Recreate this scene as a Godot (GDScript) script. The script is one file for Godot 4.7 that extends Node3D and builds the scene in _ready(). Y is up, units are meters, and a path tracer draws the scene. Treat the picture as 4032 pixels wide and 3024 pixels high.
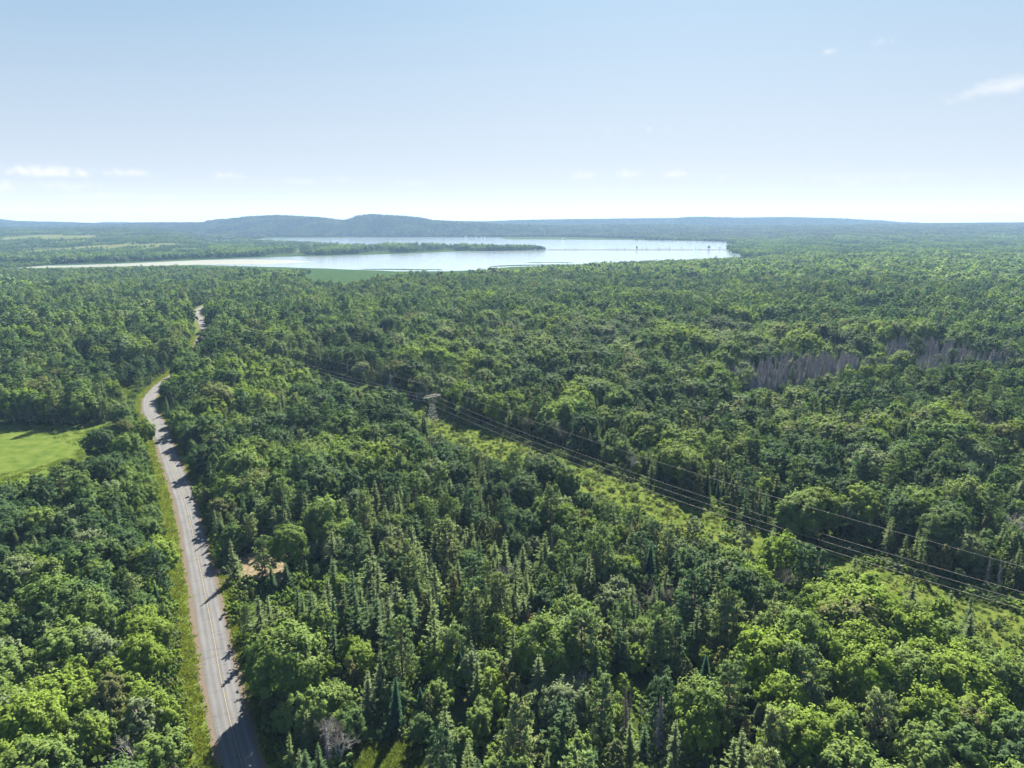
extends Node3D

# ------------------------------------------------------------------ helpers: mesh buffers
class Buf:
	var v := PackedVector3Array()
	var n := PackedVector3Array()
	var c := PackedColorArray()
	var uv := PackedVector2Array()
	var i := PackedInt32Array()
	func leaf(p: Vector3, nor: Vector3, spin: Vector3, sx: float, sy: float, col: Color, soft: Vector3) -> void:
		var t := nor.cross(spin)
		if t.length_squared() < 0.0001:
			t = nor.cross(Vector3(0.3, 0.9, 0.2))
		t = t.normalized()
		var b := nor.cross(t)
		var k := v.size()
		var d := nor * (0.22 * sx)
		v.append(p + t * sx - d); v.append(p + b * sy); v.append(p - t * sx - d); v.append(p - b * sy)
		var m := (nor + soft).normalized()
		for j in 4:
			n.append(m)
			c.append(col)
		i.append_array(PackedInt32Array([k, k + 2, k + 1, k, k + 3, k + 2]))
	func tri(p: Vector3, q: Vector3, r: Vector3, col: Color, soft := Vector3.ZERO) -> void:
		var nor := (r - p).cross(q - p).normalized()
		var k := v.size()
		v.append(p); v.append(q); v.append(r)
		if soft != Vector3.ZERO:
			if nor.dot(soft) < 0.0:
				v[k + 1] = r
				v[k + 2] = q
				nor = -nor
			nor = (nor + soft).normalized()
		for j in 3:
			n.append(nor)
			c.append(col)
		i.append_array(PackedInt32Array([k, k + 1, k + 2]))
	func quad(p: Vector3, q: Vector3, r: Vector3, s: Vector3, col := Color.WHITE, us := [Vector2(0, 0), Vector2(1, 0), Vector2(1, 1), Vector2(0, 1)]) -> void:
		var nor := (r - p).cross(q - p).normalized()
		var k := v.size()
		v.append(p); v.append(q); v.append(r); v.append(s)
		for j in 4:
			n.append(nor)
			c.append(col)
		i.append_array(PackedInt32Array([k, k + 1, k + 2, k, k + 2, k + 3]))
	func tube(pts: Array, rad: Array, sides: int, col := Color.WHITE) -> void:
		var first := v.size()
		for a in pts.size():
			var p: Vector3 = pts[a]
			var d: Vector3 = (pts[mini(a + 1, pts.size() - 1)] - pts[maxi(a - 1, 0)]).normalized()
			var x := d.cross(Vector3(0.31, 0.11, 0.94)).normalized()
			var y := d.cross(x)
			for s in sides:
				var w := TAU * s / sides
				var o := x * cos(w) + y * sin(w)
				v.append(p + o * float(rad[a]))
				n.append(o)
				c.append(col)
		for a in pts.size() - 1:
			for s in sides:
				var k0 := first + a * sides + s
				var k1 := first + a * sides + (s + 1) % sides
				i.append_array(PackedInt32Array([k0, k0 + sides, k1, k1, k0 + sides, k1 + sides]))
	func box(lo: Vector3, hi: Vector3, col := Color.WHITE) -> void:
		var a := Vector3(lo.x, lo.y, lo.z); var b := Vector3(hi.x, lo.y, lo.z); var d := Vector3(hi.x, lo.y, hi.z); var e := Vector3(lo.x, lo.y, hi.z)
		var u := Vector3(0, hi.y - lo.y, 0)
		quad(a, a + u, b + u, b, col); quad(b, b + u, d + u, d, col); quad(d, d + u, e + u, e, col); quad(e, e + u, a + u, a, col)
		quad(a + u, e + u, d + u, b + u, col); quad(a, b, d, e, col)
	func arrays() -> Array:
		var out := []
		out.resize(Mesh.ARRAY_MAX)
		out[Mesh.ARRAY_VERTEX] = v
		out[Mesh.ARRAY_NORMAL] = n
		out[Mesh.ARRAY_COLOR] = c
		if uv.size() == v.size():
			out[Mesh.ARRAY_TEX_UV] = uv
		out[Mesh.ARRAY_INDEX] = i
		return out
	func mesh(m: Material = null) -> ArrayMesh:
		var a := ArrayMesh.new()
		a.add_surface_from_arrays(Mesh.PRIMITIVE_TRIANGLES, arrays())
		if m:
			a.surface_set_material(0, m)
		return a

var rng := RandomNumberGenerator.new()
var noise := FastNoiseLite.new()
var noise2 := FastNoiseLite.new()
var M := {}

func rf(a: float, b: float) -> float:
	return rng.randf_range(a, b)

func rdir() -> Vector3:
	var y := rng.randf_range(-1, 1)
	var w := rng.randf() * TAU
	var s := sqrt(1.0 - y * y)
	return Vector3(s * cos(w), y, s * sin(w))

func obj(called: String, m: Mesh, mat: Material, parent: Node = self) -> MeshInstance3D:
	var o := MeshInstance3D.new()
	o.name = called
	o.mesh = m
	if mat:
		o.material_override = mat
	parent.add_child(o, true)
	return o

func tag(o: Node, label: String, category: String, group := "") -> void:
	o.set_meta("label", label)
	o.set_meta("category", category)
	if group:
		o.set_meta("group", group)

func struct(called: String, b: Buf, mat: Material, label := "") -> MeshInstance3D:
	var o := obj(called, b.mesh(), mat)
	o.set_meta("kind", "structure")
	if label:
		o.set_meta("label", label)
	return o

func numbered(base: String, used: Dictionary) -> String:
	var k: int = used.get(base, 0)
	used[base] = k + 1
	return base if k == 0 else "%s_%03d" % [base, k]

func srgb(r: float, g: float, b: float) -> Color:
	return Color(r, g, b).linear_to_srgb()

func leaf_mat(tint: Color, back: Color, rough := 0.58) -> StandardMaterial3D:
	var m := StandardMaterial3D.new()
	m.vertex_color_use_as_albedo = true
	m.albedo_color = tint.linear_to_srgb()
	m.roughness = rough
	m.metallic_specular = 0.11
	m.backlight_enabled = true
	m.backlight = back.linear_to_srgb()
	m.cull_mode = BaseMaterial3D.CULL_DISABLED
	return m

func plain_mat(tint: Color, rough := 0.85, vc := false) -> StandardMaterial3D:
	var m := StandardMaterial3D.new()
	m.albedo_color = tint.linear_to_srgb()
	m.roughness = rough
	m.metallic_specular = 0.3
	m.vertex_color_use_as_albedo = vc
	return m

func ramp(cols: Array) -> Gradient:
	var g := Gradient.new()
	var off := PackedFloat32Array()
	var cc := PackedColorArray()
	for k in cols.size():
		off.append(float(k) / (cols.size() - 1))
		cc.append((cols[k] as Color).linear_to_srgb())
	g.offsets = off
	g.colors = cc
	return g

func noise_mat(cols: Array, freq: float, metres: float, rough: float, seed_: int, detail: Array = [], detail_m := 3.0) -> StandardMaterial3D:
	var m := StandardMaterial3D.new()
	var f := FastNoiseLite.new()
	f.seed = seed_
	f.frequency = freq
	f.fractal_octaves = 5
	f.fractal_gain = 0.6
	var t := NoiseTexture2D.new()
	t.width = 512; t.height = 512; t.seamless = true; t.noise = f
	t.color_ramp = ramp(cols)
	m.albedo_texture = t
	m.uv1_triplanar = true
	m.uv1_world_triplanar = true
	m.uv1_scale = Vector3.ONE / metres
	m.roughness = rough
	m.specular_mode = BaseMaterial3D.SPECULAR_DISABLED
	return m

# ------------------------------------------------------------------ the land: x to the right, d = distance ahead (-z)
const ROAD := [Vector2(60, -70), Vector2(12, 10), Vector2(-23, 70), Vector2(-55.5, 124.5), Vector2(-70.3, 151.2), Vector2(-82, 174), Vector2(-102.3, 212.8), Vector2(-126.6, 258.5), Vector2(-147, 294), Vector2(-170, 333), Vector2(-193, 373), Vector2(-212, 402), Vector2(-228, 433), Vector2(-238, 466), Vector2(-245, 505), Vector2(-256, 556), Vector2(-271, 602), Vector2(-287, 643), Vector2(-301, 683), Vector2(-318, 728), Vector2(-352, 797), Vector2(-374, 840), Vector2(-392, 885), Vector2(-400, 940), Vector2(-398, 1010), Vector2(-410, 1100)]
const TOWER := Vector2(-43.7, 376.7)
const LINE_DIR := Vector2(0.664, -0.747)
const LINE_SIDE := Vector2(0.747, 0.664)
const NEAR_LAKE := [Vector2(-1225, 1735), Vector2(-1198, 1848), Vector2(-1062, 1926), Vector2(-915, 2104), Vector2(-744, 2288), Vector2(-612, 2346), Vector2(-422, 2473), Vector2(-183, 2690), Vector2(149, 2790), Vector2(430, 2798), Vector2(837, 2805), Vector2(826, 2640), Vector2(775, 2560), Vector2(800, 2440), Vector2(730, 2288), Vector2(600, 2170), Vector2(460, 2080), Vector2(310, 1985), Vector2(175, 1886), Vector2(60, 1815), Vector2(-7, 1776), Vector2(-60, 1690), Vector2(-152, 1618), Vector2(-267, 1618), Vector2(-370, 1668), Vector2(-452, 1725), Vector2(-631, 1793), Vector2(-825, 1867), Vector2(-990, 1793), Vector2(-1120, 1755)]
const FAR_LAKE := [Vector2(-1640, 4280), Vector2(-1500, 4420), Vector2(-1387, 4660), Vector2(-1100, 4640), Vector2(-1080, 4740), Vector2(-476, 4790), Vector2(-80, 4800), Vector2(-43, 4330), Vector2(200, 4270), Vector2(444, 4240), Vector2(700, 4200), Vector2(1020, 4050), Vector2(1160, 3800), Vector2(1043, 3520), Vector2(1000, 3200), Vector2(900, 2990), Vector2(837, 2822), Vector2(430, 2814), Vector2(152, 2816), Vector2(20, 2880), Vector2(-111, 2950), Vector2(-270, 3010), Vector2(-438, 3080), Vector2(-700, 3330), Vector2(-1007, 3600), Vector2(-1300, 3830)]
const BAY := [Vector2(-445, 1640), Vector2(-440, 1500), Vector2(-385, 1330), Vector2(-330, 1190), Vector2(-290, 1150), Vector2(-240, 1160), Vector2(-222, 1300), Vector2(-180, 1470), Vector2(-100, 1560), Vector2(-20, 1620), Vector2(60, 1690), Vector2(-20, 1700), Vector2(-150, 1640)]
var near_lake_poly := PackedVector2Array(NEAR_LAKE)
var far_lake_poly := PackedVector2Array(FAR_LAKE)
var bay_poly := PackedVector2Array(BAY)
const FIELD := [Vector2(-420, 384), Vector2(-330, 380), Vector2(-275, 376), Vector2(-222, 374), Vector2(-203, 352), Vector2(-199, 325), Vector2(-205, 292), Vector2(-226, 270), Vector2(-262, 266), Vector2(-330, 262), Vector2(-420, 270)]
var field_poly := PackedVector2Array(FIELD)
const GLADE := [Vector2(-34, 130), Vector2(-25, 133), Vector2(-17, 130), Vector2(-14, 120), Vector2(-16, 108), Vector2(-27, 104), Vector2(-35, 116)]
var glade_poly := PackedVector2Array(GLADE)
const SAND := [Vector2(-95, 201), Vector2(-93, 213), Vector2(-89, 221), Vector2(-82, 224), Vector2(-77, 230), Vector2(-69, 231), Vector2(-66, 222), Vector2(-71, 215), Vector2(-68, 204), Vector2(-72, 196), Vector2(-78, 203), Vector2(-85, 200), Vector2(-90, 196)]
var sand_poly := PackedVector2Array(SAND)
const MEADOW := [Vector2(-258, 470), Vector2(-246, 452), Vector2(-240, 437), Vector2(-236, 430), Vector2(-244, 424), Vector2(-256, 436), Vector2(-268, 456)]
var meadow_poly := PackedVector2Array(MEADOW)
const MEADOW2 := [Vector2(-332, 560), Vector2(-315, 585), Vector2(-296, 588), Vector2(-300, 560), Vector2(-306, 520), Vector2(-318, 505), Vector2(-336, 520)]
var meadow2_poly := PackedVector2Array(MEADOW2)
# fields on the far hillside: centre x, centre d, half width, half depth
const FAR_FIELDS := [[-2235, 3380, 120, 170], [-2050, 3350, 95, 150], [-1620, 2520, 44, 130], [-1640, 2470, 52, 100], [-1530, 2750, 52, 150], [-1400, 2860, 78, 130], [-1940, 2720, 36, 120], [-1600, 2660, 40, 160], [-1180, 2900, 60, 150], [-990, 2960, 66, 160], [-760, 2700, 70, 100], [-1330, 2640, 50, 90], [-1850, 3050, 70, 90]]
# ridges: a = x / d and the slope from the eye to the crest
const MAIN_A := [-0.60, -0.5445, -0.5124, -0.4297, -0.3977, -0.3593, -0.321, -0.2704, -0.2294, -0.21, -0.1941, -0.1561, -0.1276, -0.1087, -0.0674, -0.0038, 0.0917, 0.19]
const MAIN_S := [-0.0085, -0.0062, -0.0037, -0.0037, -0.0006, 0.0031, 0.0049, 0.0025, -0.0018, 0.0043, 0.0062, 0.0043, 0.0019, -0.0018, -0.0043, -0.0074, -0.0105, -0.015]
const BAND_A := [-0.30, -0.2586, -0.0993, -0.0356, 0.028, 0.187, 0.2826, 0.378, 0.5051, 0.7593, 0.95, 1.3]
const BAND_S := [-0.02, -0.0140, -0.0099, -0.0081, -0.0087, -0.0068, -0.0093, -0.0081, -0.0068, -0.0049, -0.0049, -0.0049]
const FAR_A := [-0.20, -0.1437, -0.1119, -0.0356, 0.0152, 0.1042, 0.155, 0.2184, 0.2501, 0.3136, 0.3771, 0.4407, 0.5045, 0.5366, 0.62, 0.75]
const FAR_S := [-0.006, -0.0037, -0.0025, -0.0031, -0.0012, 0.0, 0.0006, 0.0012, 0.0031, 0.0019, 0.0025, 0.0012, -0.0018, -0.0043, -0.0075, -0.011]
const LEFT_A := [-1.4, -1.08, -0.83, -0.7024, -0.6774, -0.6205, -0.5443, -0.4937, -0.42]
const LEFT_S := [-0.003, -0.0012, 0.0, 0.0006, -0.0018, -0.0037, -0.005, -0.0074, -0.011]
const LFAR_A := [-0.80, -0.6905, -0.6394, -0.6077, -0.5825, -0.5568, -0.5314, -0.4999, -0.481, -0.42]
const LFAR_S := [-0.009, -0.0043, -0.0025, -0.0031, -0.005, -0.0031, -0.0031, -0.0056, -0.0074, -0.011]

func prof(a: float, xs: Array, ys: Array) -> float:
	if a <= xs[0]:
		return ys[0]
	for k in range(1, xs.size()):
		if a < xs[k]:
			var t: float = (a - xs[k - 1]) / (xs[k] - xs[k - 1])
			t = lerpf(t, t * t * (3.0 - 2.0 * t), 0.5)
			return lerpf(ys[k - 1], ys[k], t)
	return ys[-1]

func feature_dist(x: float, d: float) -> float:
	var q := Vector2(x, d)
	var best := 1e9
	for k in ROAD.size() - 1:
		best = minf(best, q.distance_to(Geometry2D.get_closest_point_to_segment(q, ROAD[k], ROAD[k + 1])))
	best = minf(best, absf((q - TOWER).dot(LINE_SIDE)) - 10.0)
	best = minf(best, q.distance_to(Vector2(-300, 330)) - 110.0)
	best = minf(best, q.distance_to(Vector2(-25, 122)) - 20.0)
	best = minf(best, q.distance_to(Vector2(-310, 545)) - 45.0)
	return best

func ground_h(x: float, d: float) -> float:
	var h := 0.0
	var a := x / maxf(d, 50.0)
	if d > 60.0 and d < 2400.0:
		var f := 0.0
		if d < 1150.0:
			f = smoothstep(25.0, 130.0, feature_dist(x, d))
		else:
			f = 1.0
		f *= 1.0 - smoothstep(1250.0, 1600.0, d)
		h += noise.get_noise_2d(x * 0.35, d * 0.35) * 9.0 * f
	var right := smoothstep(0.335, 0.42, a)
	h = lerpf(h, -6.0, smoothstep(650.0, 1130.0, d) * (1.0 - right * 0.7))
	if d > 1900.0:
		h += 54.0 * smoothstep(1900.0, 4400.0, d) * (1.0 - smoothstep(-0.50, -0.39, a))
		if a > -0.3:
			var foot := lerpf(lerpf(4780.0, 4050.0, smoothstep(0.05, 0.26, a)), 2900.0, smoothstep(0.34, 0.46, a))
			var crest := 100.0 + 6500.0 * prof(a, BAND_A, BAND_S)
			if d > foot:
				h = lerpf(h, crest, smoothstep(foot, 6500.0, d)) if d < 6500.0 else crest - (d - 6500.0) * 0.004
		h += noise.get_noise_2d(x * 0.12, d * 0.06) * 9.0 * smoothstep(2600.0, 3600.0, d) * (1.0 - smoothstep(-0.45, -0.3, a))
		if d > 7500.0:
			h = minf(h, 60.0)
	return h

func hill_h(which: int, x: float, d: float) -> float:
	var a := x / d
	var dc := 6000.0
	var foot := 4700.0
	var s := 0.0
	match which:
		0:
			dc = 5800.0; foot = 4720.0 - 350.0 * smoothstep(-0.3, -0.4, a); s = prof(a, MAIN_A, MAIN_S)
		1:
			dc = 8300.0; foot = 6600.0; s = prof(a, FAR_A, FAR_S)
		2:
			dc = 6600.0; foot = 4800.0; s = prof(a, LEFT_A, LEFT_S)
		3:
			dc = 8600.0; foot = 7400.0; s = prof(a, LFAR_A, LFAR_S)
	var top := 100.0 + dc * s
	var t := smoothstep(foot, dc, d) if d < dc else 1.0 - smoothstep(dc, dc + 1500.0, d)
	var bump := noise.get_noise_2d(x * 0.11 + which * 900.0, d * 0.07) * 26.0 * t * (1.0 - t) * 2.2
	return -14.0 + (top + 14.0) * t + bump

func land_h(x: float, d: float) -> float:
	var h := ground_h(x, d)
	if d > 4300.0:
		for k in 4:
			h = maxf(h, hill_h(k, x, d))
	return h

func at(x: float, d: float, up := 0.0) -> Vector3:
	return Vector3(x, land_h(x, d) + up, -d)

func road_side(x: float, d: float) -> Array:   # distance from the road's middle, and > 0 to its right
	var q := Vector2(x, d)
	var best := 1e9
	var side := 1.0
	for k in ROAD.size() - 1:
		var c := Geometry2D.get_closest_point_to_segment(q, ROAD[k], ROAD[k + 1])
		var l := q.distance_to(c)
		if l < best:
			best = l
			var t: Vector2 = ROAD[k + 1] - ROAD[k]
			side = signf((q - c).x * t.y - (q - c).y * t.x)
	return [best, side]

# ------------------------------------------------------------------ trees
func broadleaf(b: Buf, tr: Buf, H: float, R: float, base: float, clumps: int, per: int, size: float, shape: float, gaps := 0.0, spike := 0.5) -> void:
	var soft := 0.6 if size < 0.5 else 0.8 if size < 1.0 else 1.5
	var vary := 0.24 if size < 1.0 else 0.14
	# shape: 0 round dome, 1 egg, 2 column
	var hc := H - base
	var mid := base + hc * (0.50 if shape < 1.5 else 0.5)
	var centres := []
	var lobes := []
	for k in 4 + rng.randi() % 3:
		lobes.append([rng.randf() * TAU, rf(0.78, 1.16)])
	for k in clumps:
		var y := 1.0 - 2.0 * (k + 0.5) / clumps
		y = lerpf(y, 1.0, 0.12)
		var w := k * 2.39996 + rf(-0.4, 0.4)
		if rng.randf() < gaps:
			continue
		var s := sqrt(maxf(0.0, 1.0 - y * y))
		if shape == 1.0:
			s *= 1.0 - 0.35 * maxf(y, 0.0)
		if shape == 2.0:
			s = pow(s, 0.6)
		var lob := 1.0
		for l in lobes:
			lob = lerpf(lob, l[1], maxf(0.0, cos(w - l[0])) * 0.7)
		var rr := rf(0.7, 1.06) if rng.randf() < 0.85 else rf(0.3, 0.7)
		var p := Vector3(cos(w) * s * R * rr * lob, mid + y * hc * 0.5 * rr * rf(0.92, 1.04), sin(w) * s * R * rr * lob)
		centres.append(p)
		var cr := R * rf(0.17, 0.33) * (1.25 if shape == 2.0 else 1.0) * (1.0 if size < 1.0 else 1.5)
		cr = minf(cr, hc * 0.2)
		var out := (p - Vector3(0, mid - hc * 0.1, 0)).normalized()
		var shade := rf(0.86, 1.14)
		var hue := rf(-0.06, 0.06)
		for j in per:
			var dir := (rdir() + out * 0.75 + Vector3.UP * 0.45).normalized()
			var q := p + dir * cr * Vector3(1.0, 0.9, 1.0) * pow(rng.randf(), 0.35)
			if rng.randf() < 0.14 * spike:
				q += (Vector3.UP * 0.8 + out * 0.5) * cr * rf(0.3, 1.0)
			var nor := (dir * 1.1 + out * 0.3 + Vector3.UP * 0.35 + rdir() * 0.6).normalized()
			var k2 := shade * rf(1.0 - vary, 1.0 + vary)
			b.leaf(q, nor, rdir(), size * rf(0.7, 1.25), size * rf(0.5, 0.95), Color(k2 * (1.0 + hue), k2, k2 * (1.0 - hue)), (dir + out * 0.5 + Vector3.UP * 0.15) * soft)
	if tr:
		var lean := Vector3(rf(-0.4, 0.4), 0, rf(-0.4, 0.4))
		var r0 := 0.012 * H + 0.03
		tr.tube([Vector3(0, -0.6, 0), Vector3(0, base * 0.5, 0) + lean * 0.3, Vector3(0, base + hc * 0.3, 0) + lean, Vector3(0, base + hc * 0.82, 0) + lean * 0.4], [r0 * 1.3, r0, r0 * 0.7, r0 * 0.15], 6)
		for k in centres.size():
			if k % 3 == 0:
				var p: Vector3 = centres[k]
				var y0 := clampf(p.y - R * 0.75, base * 0.7, base + hc * 0.75)
				var st := Vector3(0, y0, 0) + lean * clampf(y0 / (base + 0.1), 0.0, 1.0)
				tr.tube([st, st.lerp(p, 0.5) - Vector3(0, 0.15 * R, 0), p], [r0 * 0.45, r0 * 0.28, r0 * 0.08], 4)

func spruce(b: Buf, tr: Buf, H: float, R: float, base: float, levels: int, per: int, droop: float, ragged: float, fine := 3, power := 0.85) -> void:
	var r0 := 0.009 * H + 0.05
	if tr:
		tr.tube([Vector3(0, -0.5, 0), Vector3(0, H * 0.5, 0), Vector3(0, H * 0.99, 0)], [r0 * 1.2, r0 * 0.75, 0.02], 6)
	var heavy := rng.randf() * TAU
	for k in levels:
		var t := clampf((k + rf(-0.35, 0.35)) / levels, 0.0, 0.985)
		var y := base + (H - base) * t
		var r := R * pow(1.0 - t, power) * (1.0 - 0.35 * pow(maxf(0.0, 0.18 - t) / 0.18, 2.0)) + 0.12
		var lev := rf(1.0 - 0.3 * ragged, 1.0 + 0.25 * ragged)
		for j in per:
			if rng.randf() < ragged * 0.35:
				continue
			var w := TAU * (j + rf(-0.45, 0.45)) / per + k * 2.1
			var len := r * lev * rf(1.0 - 0.6 * ragged - 0.1, 1.1 + 0.15 * ragged) * (1.0 + 0.2 * ragged * cos(w - heavy))
			var out := Vector3(cos(w), 0, sin(w))
			var side := Vector3(-sin(w), 0, cos(w))
			var shade := rf(0.8, 1.2)
			var prev := Vector3(0, y, 0) + out * 0.05
			var sag := droop * rf(0.6, 1.3)
			for s in fine:
				var f := float(s + 1) / fine
				var tip := Vector3(0, y - sag * len * f * (1.25 - 0.5 * f) + 0.08 * len * f * f, 0) + out * (len * f)
				var wd := (0.24 * len + 0.16) * (1.05 - 0.65 * f) * rf(0.6, 1.3)
				var back := prev.lerp(tip, -0.2)
				var c1 := Color(shade, shade, shade) * rf(0.8, 1.2) * (0.92 + 0.2 * f)
				var sk := rf(0.35, 0.95)
				b.tri(back, tip + out * 0.06, prev.lerp(tip, sk) + side * wd + out * wd * 0.3 - Vector3(0, wd * rf(0.1, 0.6), 0), c1, Vector3.UP * 0.45 + out * 0.3)
				b.tri(back, tip + out * 0.06, prev.lerp(tip, rf(0.35, 0.95)) - side * wd + out * wd * 0.3 - Vector3(0, wd * rf(0.1, 0.6), 0), c1, Vector3.UP * 0.45 + out * 0.3)
				if rng.randf() < 0.7:
					b.tri(prev.lerp(tip, 0.3), tip, prev.lerp(tip, 0.8) - Vector3(0, wd * rf(0.6, 1.4), 0) + side * rf(-0.4, 0.4) * wd, c1, out * 0.5)
				prev = tip
	for j in 4:
		var w := j * TAU / 4
		b.tri(Vector3(cos(w) * 0.12, H * 0.955, sin(w) * 0.12), Vector3(0, H * 1.02, 0), Vector3(cos(w + 1.6) * 0.12, H * 0.955, sin(w + 1.6) * 0.12), Color.WHITE, Vector3(cos(w + 0.8), 0.5, sin(w + 0.8)))

func pine(b: Buf, tr: Buf, H: float, R: float, base: float, levels: int, tufts: int, blades: int, size: float) -> void:
	var r0 := 0.012 * H + 0.05
	if tr:
		tr.tube([Vector3(0, -0.5, 0), Vector3(0.1, H * 0.5, 0.1), Vector3(0, H * 0.97, 0)], [r0 * 1.2, r0 * 0.8, 0.04], 6)
	var lop := rng.randf() * TAU
	for k in levels:
		var t := (k + rf(-0.25, 0.25)) / levels
		var y := base + (H - base) * t
		var r := R * (0.35 + 0.65 * sin(PI * clampf(0.28 + t * 0.72, 0.0, 1.0))) * rf(0.75, 1.15)
		var n := 5 if t < 0.8 else 4
		for j in n:
			if rng.randf() < 0.1:
				continue
			var w := TAU * (j + rf(-0.35, 0.35)) / n + k * 1.3
			var len := r * rf(0.6, 1.1) * (1.0 + 0.22 * cos(w - lop))
			var out := Vector3(cos(w), 0, sin(w))
			var side := Vector3(-sin(w), 0, cos(w))
			var rise := rf(0.05, 0.28) + 0.5 * t * t
			if tr:
				tr.tube([Vector3(0, y, 0), Vector3(0, y + len * rise, 0) + out * len], [r0 * 0.32, r0 * 0.08], 3)
			var shade := rf(0.85, 1.15)
			for s in tufts:
				var f := 0.35 + 0.7 * (s + rf(0, 1)) / tufts
				var p := Vector3(0, y + len * rise * f, 0) + out * (len * f) + side * rf(-0.34, 0.34) * len * (1.2 - f * 0.7)
				p.y += rf(-0.1, 0.25)
				var sh := shade * rf(0.82, 1.18)
				for q in blades:
					var dir := (out * 0.6 + Vector3.UP * 0.55 + rdir() * 0.95).normalized()
					var sd := dir.cross(rdir()).normalized() * size * 0.26
					b.tri(p - sd, p + dir * size * rf(0.7, 1.2), p + sd, Color(sh, sh, sh), Vector3.UP * 0.9 + out * 0.5 + rdir() * 0.3)

func dead_spruce(b: Buf, tr: Buf, H: float, R: float, levels: int, droop: float, thick := 1.0) -> void:
	var r0 := 0.01 * H + 0.05
	tr.tube([Vector3(0, -0.5, 0), Vector3(0.1, H * 0.5, 0), Vector3(0, H, 0)], [r0 * 1.2, r0 * 0.8, 0.03], 5)
	for k in levels:
		var t := (k + rf(-0.4, 0.4)) / levels
		var y := H * (0.12 + 0.86 * t)
		for j in 6:
			var w := rng.randf() * TAU
			var len := (R * (1.0 - t) + 0.25) * rf(0.35, 1.1)
			var out := Vector3(cos(w), 0, sin(w))
			var side := Vector3(-sin(w), 0, cos(w))
			var p := Vector3(0, y, 0)
			var q := p + out * len - Vector3(0, droop * len, 0)
			var sh := rf(0.75, 1.2)
			var col := Color(sh, sh, sh)
			var th := (0.05 + 0.012 * len) * thick
			b.tri(p + Vector3(0, th, 0), q, p - Vector3(0, th, 0), col, out + Vector3.UP + side * 0.4)
			b.tri(p + side * th, q, p - side * th, col, Vector3.UP + out * 0.3)
			for s in 5:
				var f := rf(0.3, 1.0)
				var e := p.lerp(q, f)
				var l2 := len * 0.34 * rf(0.5, 1.1)
				var tw := (side * (1.0 if s % 2 == 0 else -1.0) * 0.8 + out * 0.5 - Vector3.UP * rf(0.0, 0.7)).normalized()
				b.tri(e + Vector3(0, 0.035 * thick, 0), e + tw * l2, e - Vector3(0, 0.035 * thick, 0), col, Vector3.UP + out)

func branchy(b: Buf, p: Vector3, dir: Vector3, len: float, r: float, depth: int) -> void:
	var q := p + dir * len
	b.tube([p, p.lerp(q, 0.5) + rdir() * len * 0.05, q], [r, r * 0.8, r * 0.55], 4 if depth > 1 else 3, Color.WHITE * rf(0.85, 1.1))
	if depth == 0:
		return
	for k in 3 if depth > 1 else 4:
		var nd := (dir + rdir() * 0.75 + Vector3.UP * 0.12).normalized()
		branchy(b, p.lerp(q, rf(0.55, 1.0)), nd, len * rf(0.55, 0.8), r * 0.55, depth - 1)

var protos := {}   # name -> {crown, trunk, both, h}

func add_proto(called: String, kind: String, h: float, b: Buf, tr: Buf, bark: Material, leafy: Material) -> void:
	var both := b.mesh(leafy)
	if tr and tr.v.size():
		both.add_surface_from_arrays(Mesh.PRIMITIVE_TRIANGLES, tr.arrays())
		both.surface_set_material(1, bark)
	protos[called] = {"kind": kind, "h": h, "crown": b.mesh(), "trunk": tr.mesh() if tr and tr.v.size() else null, "both": both, "bark": bark}

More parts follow.
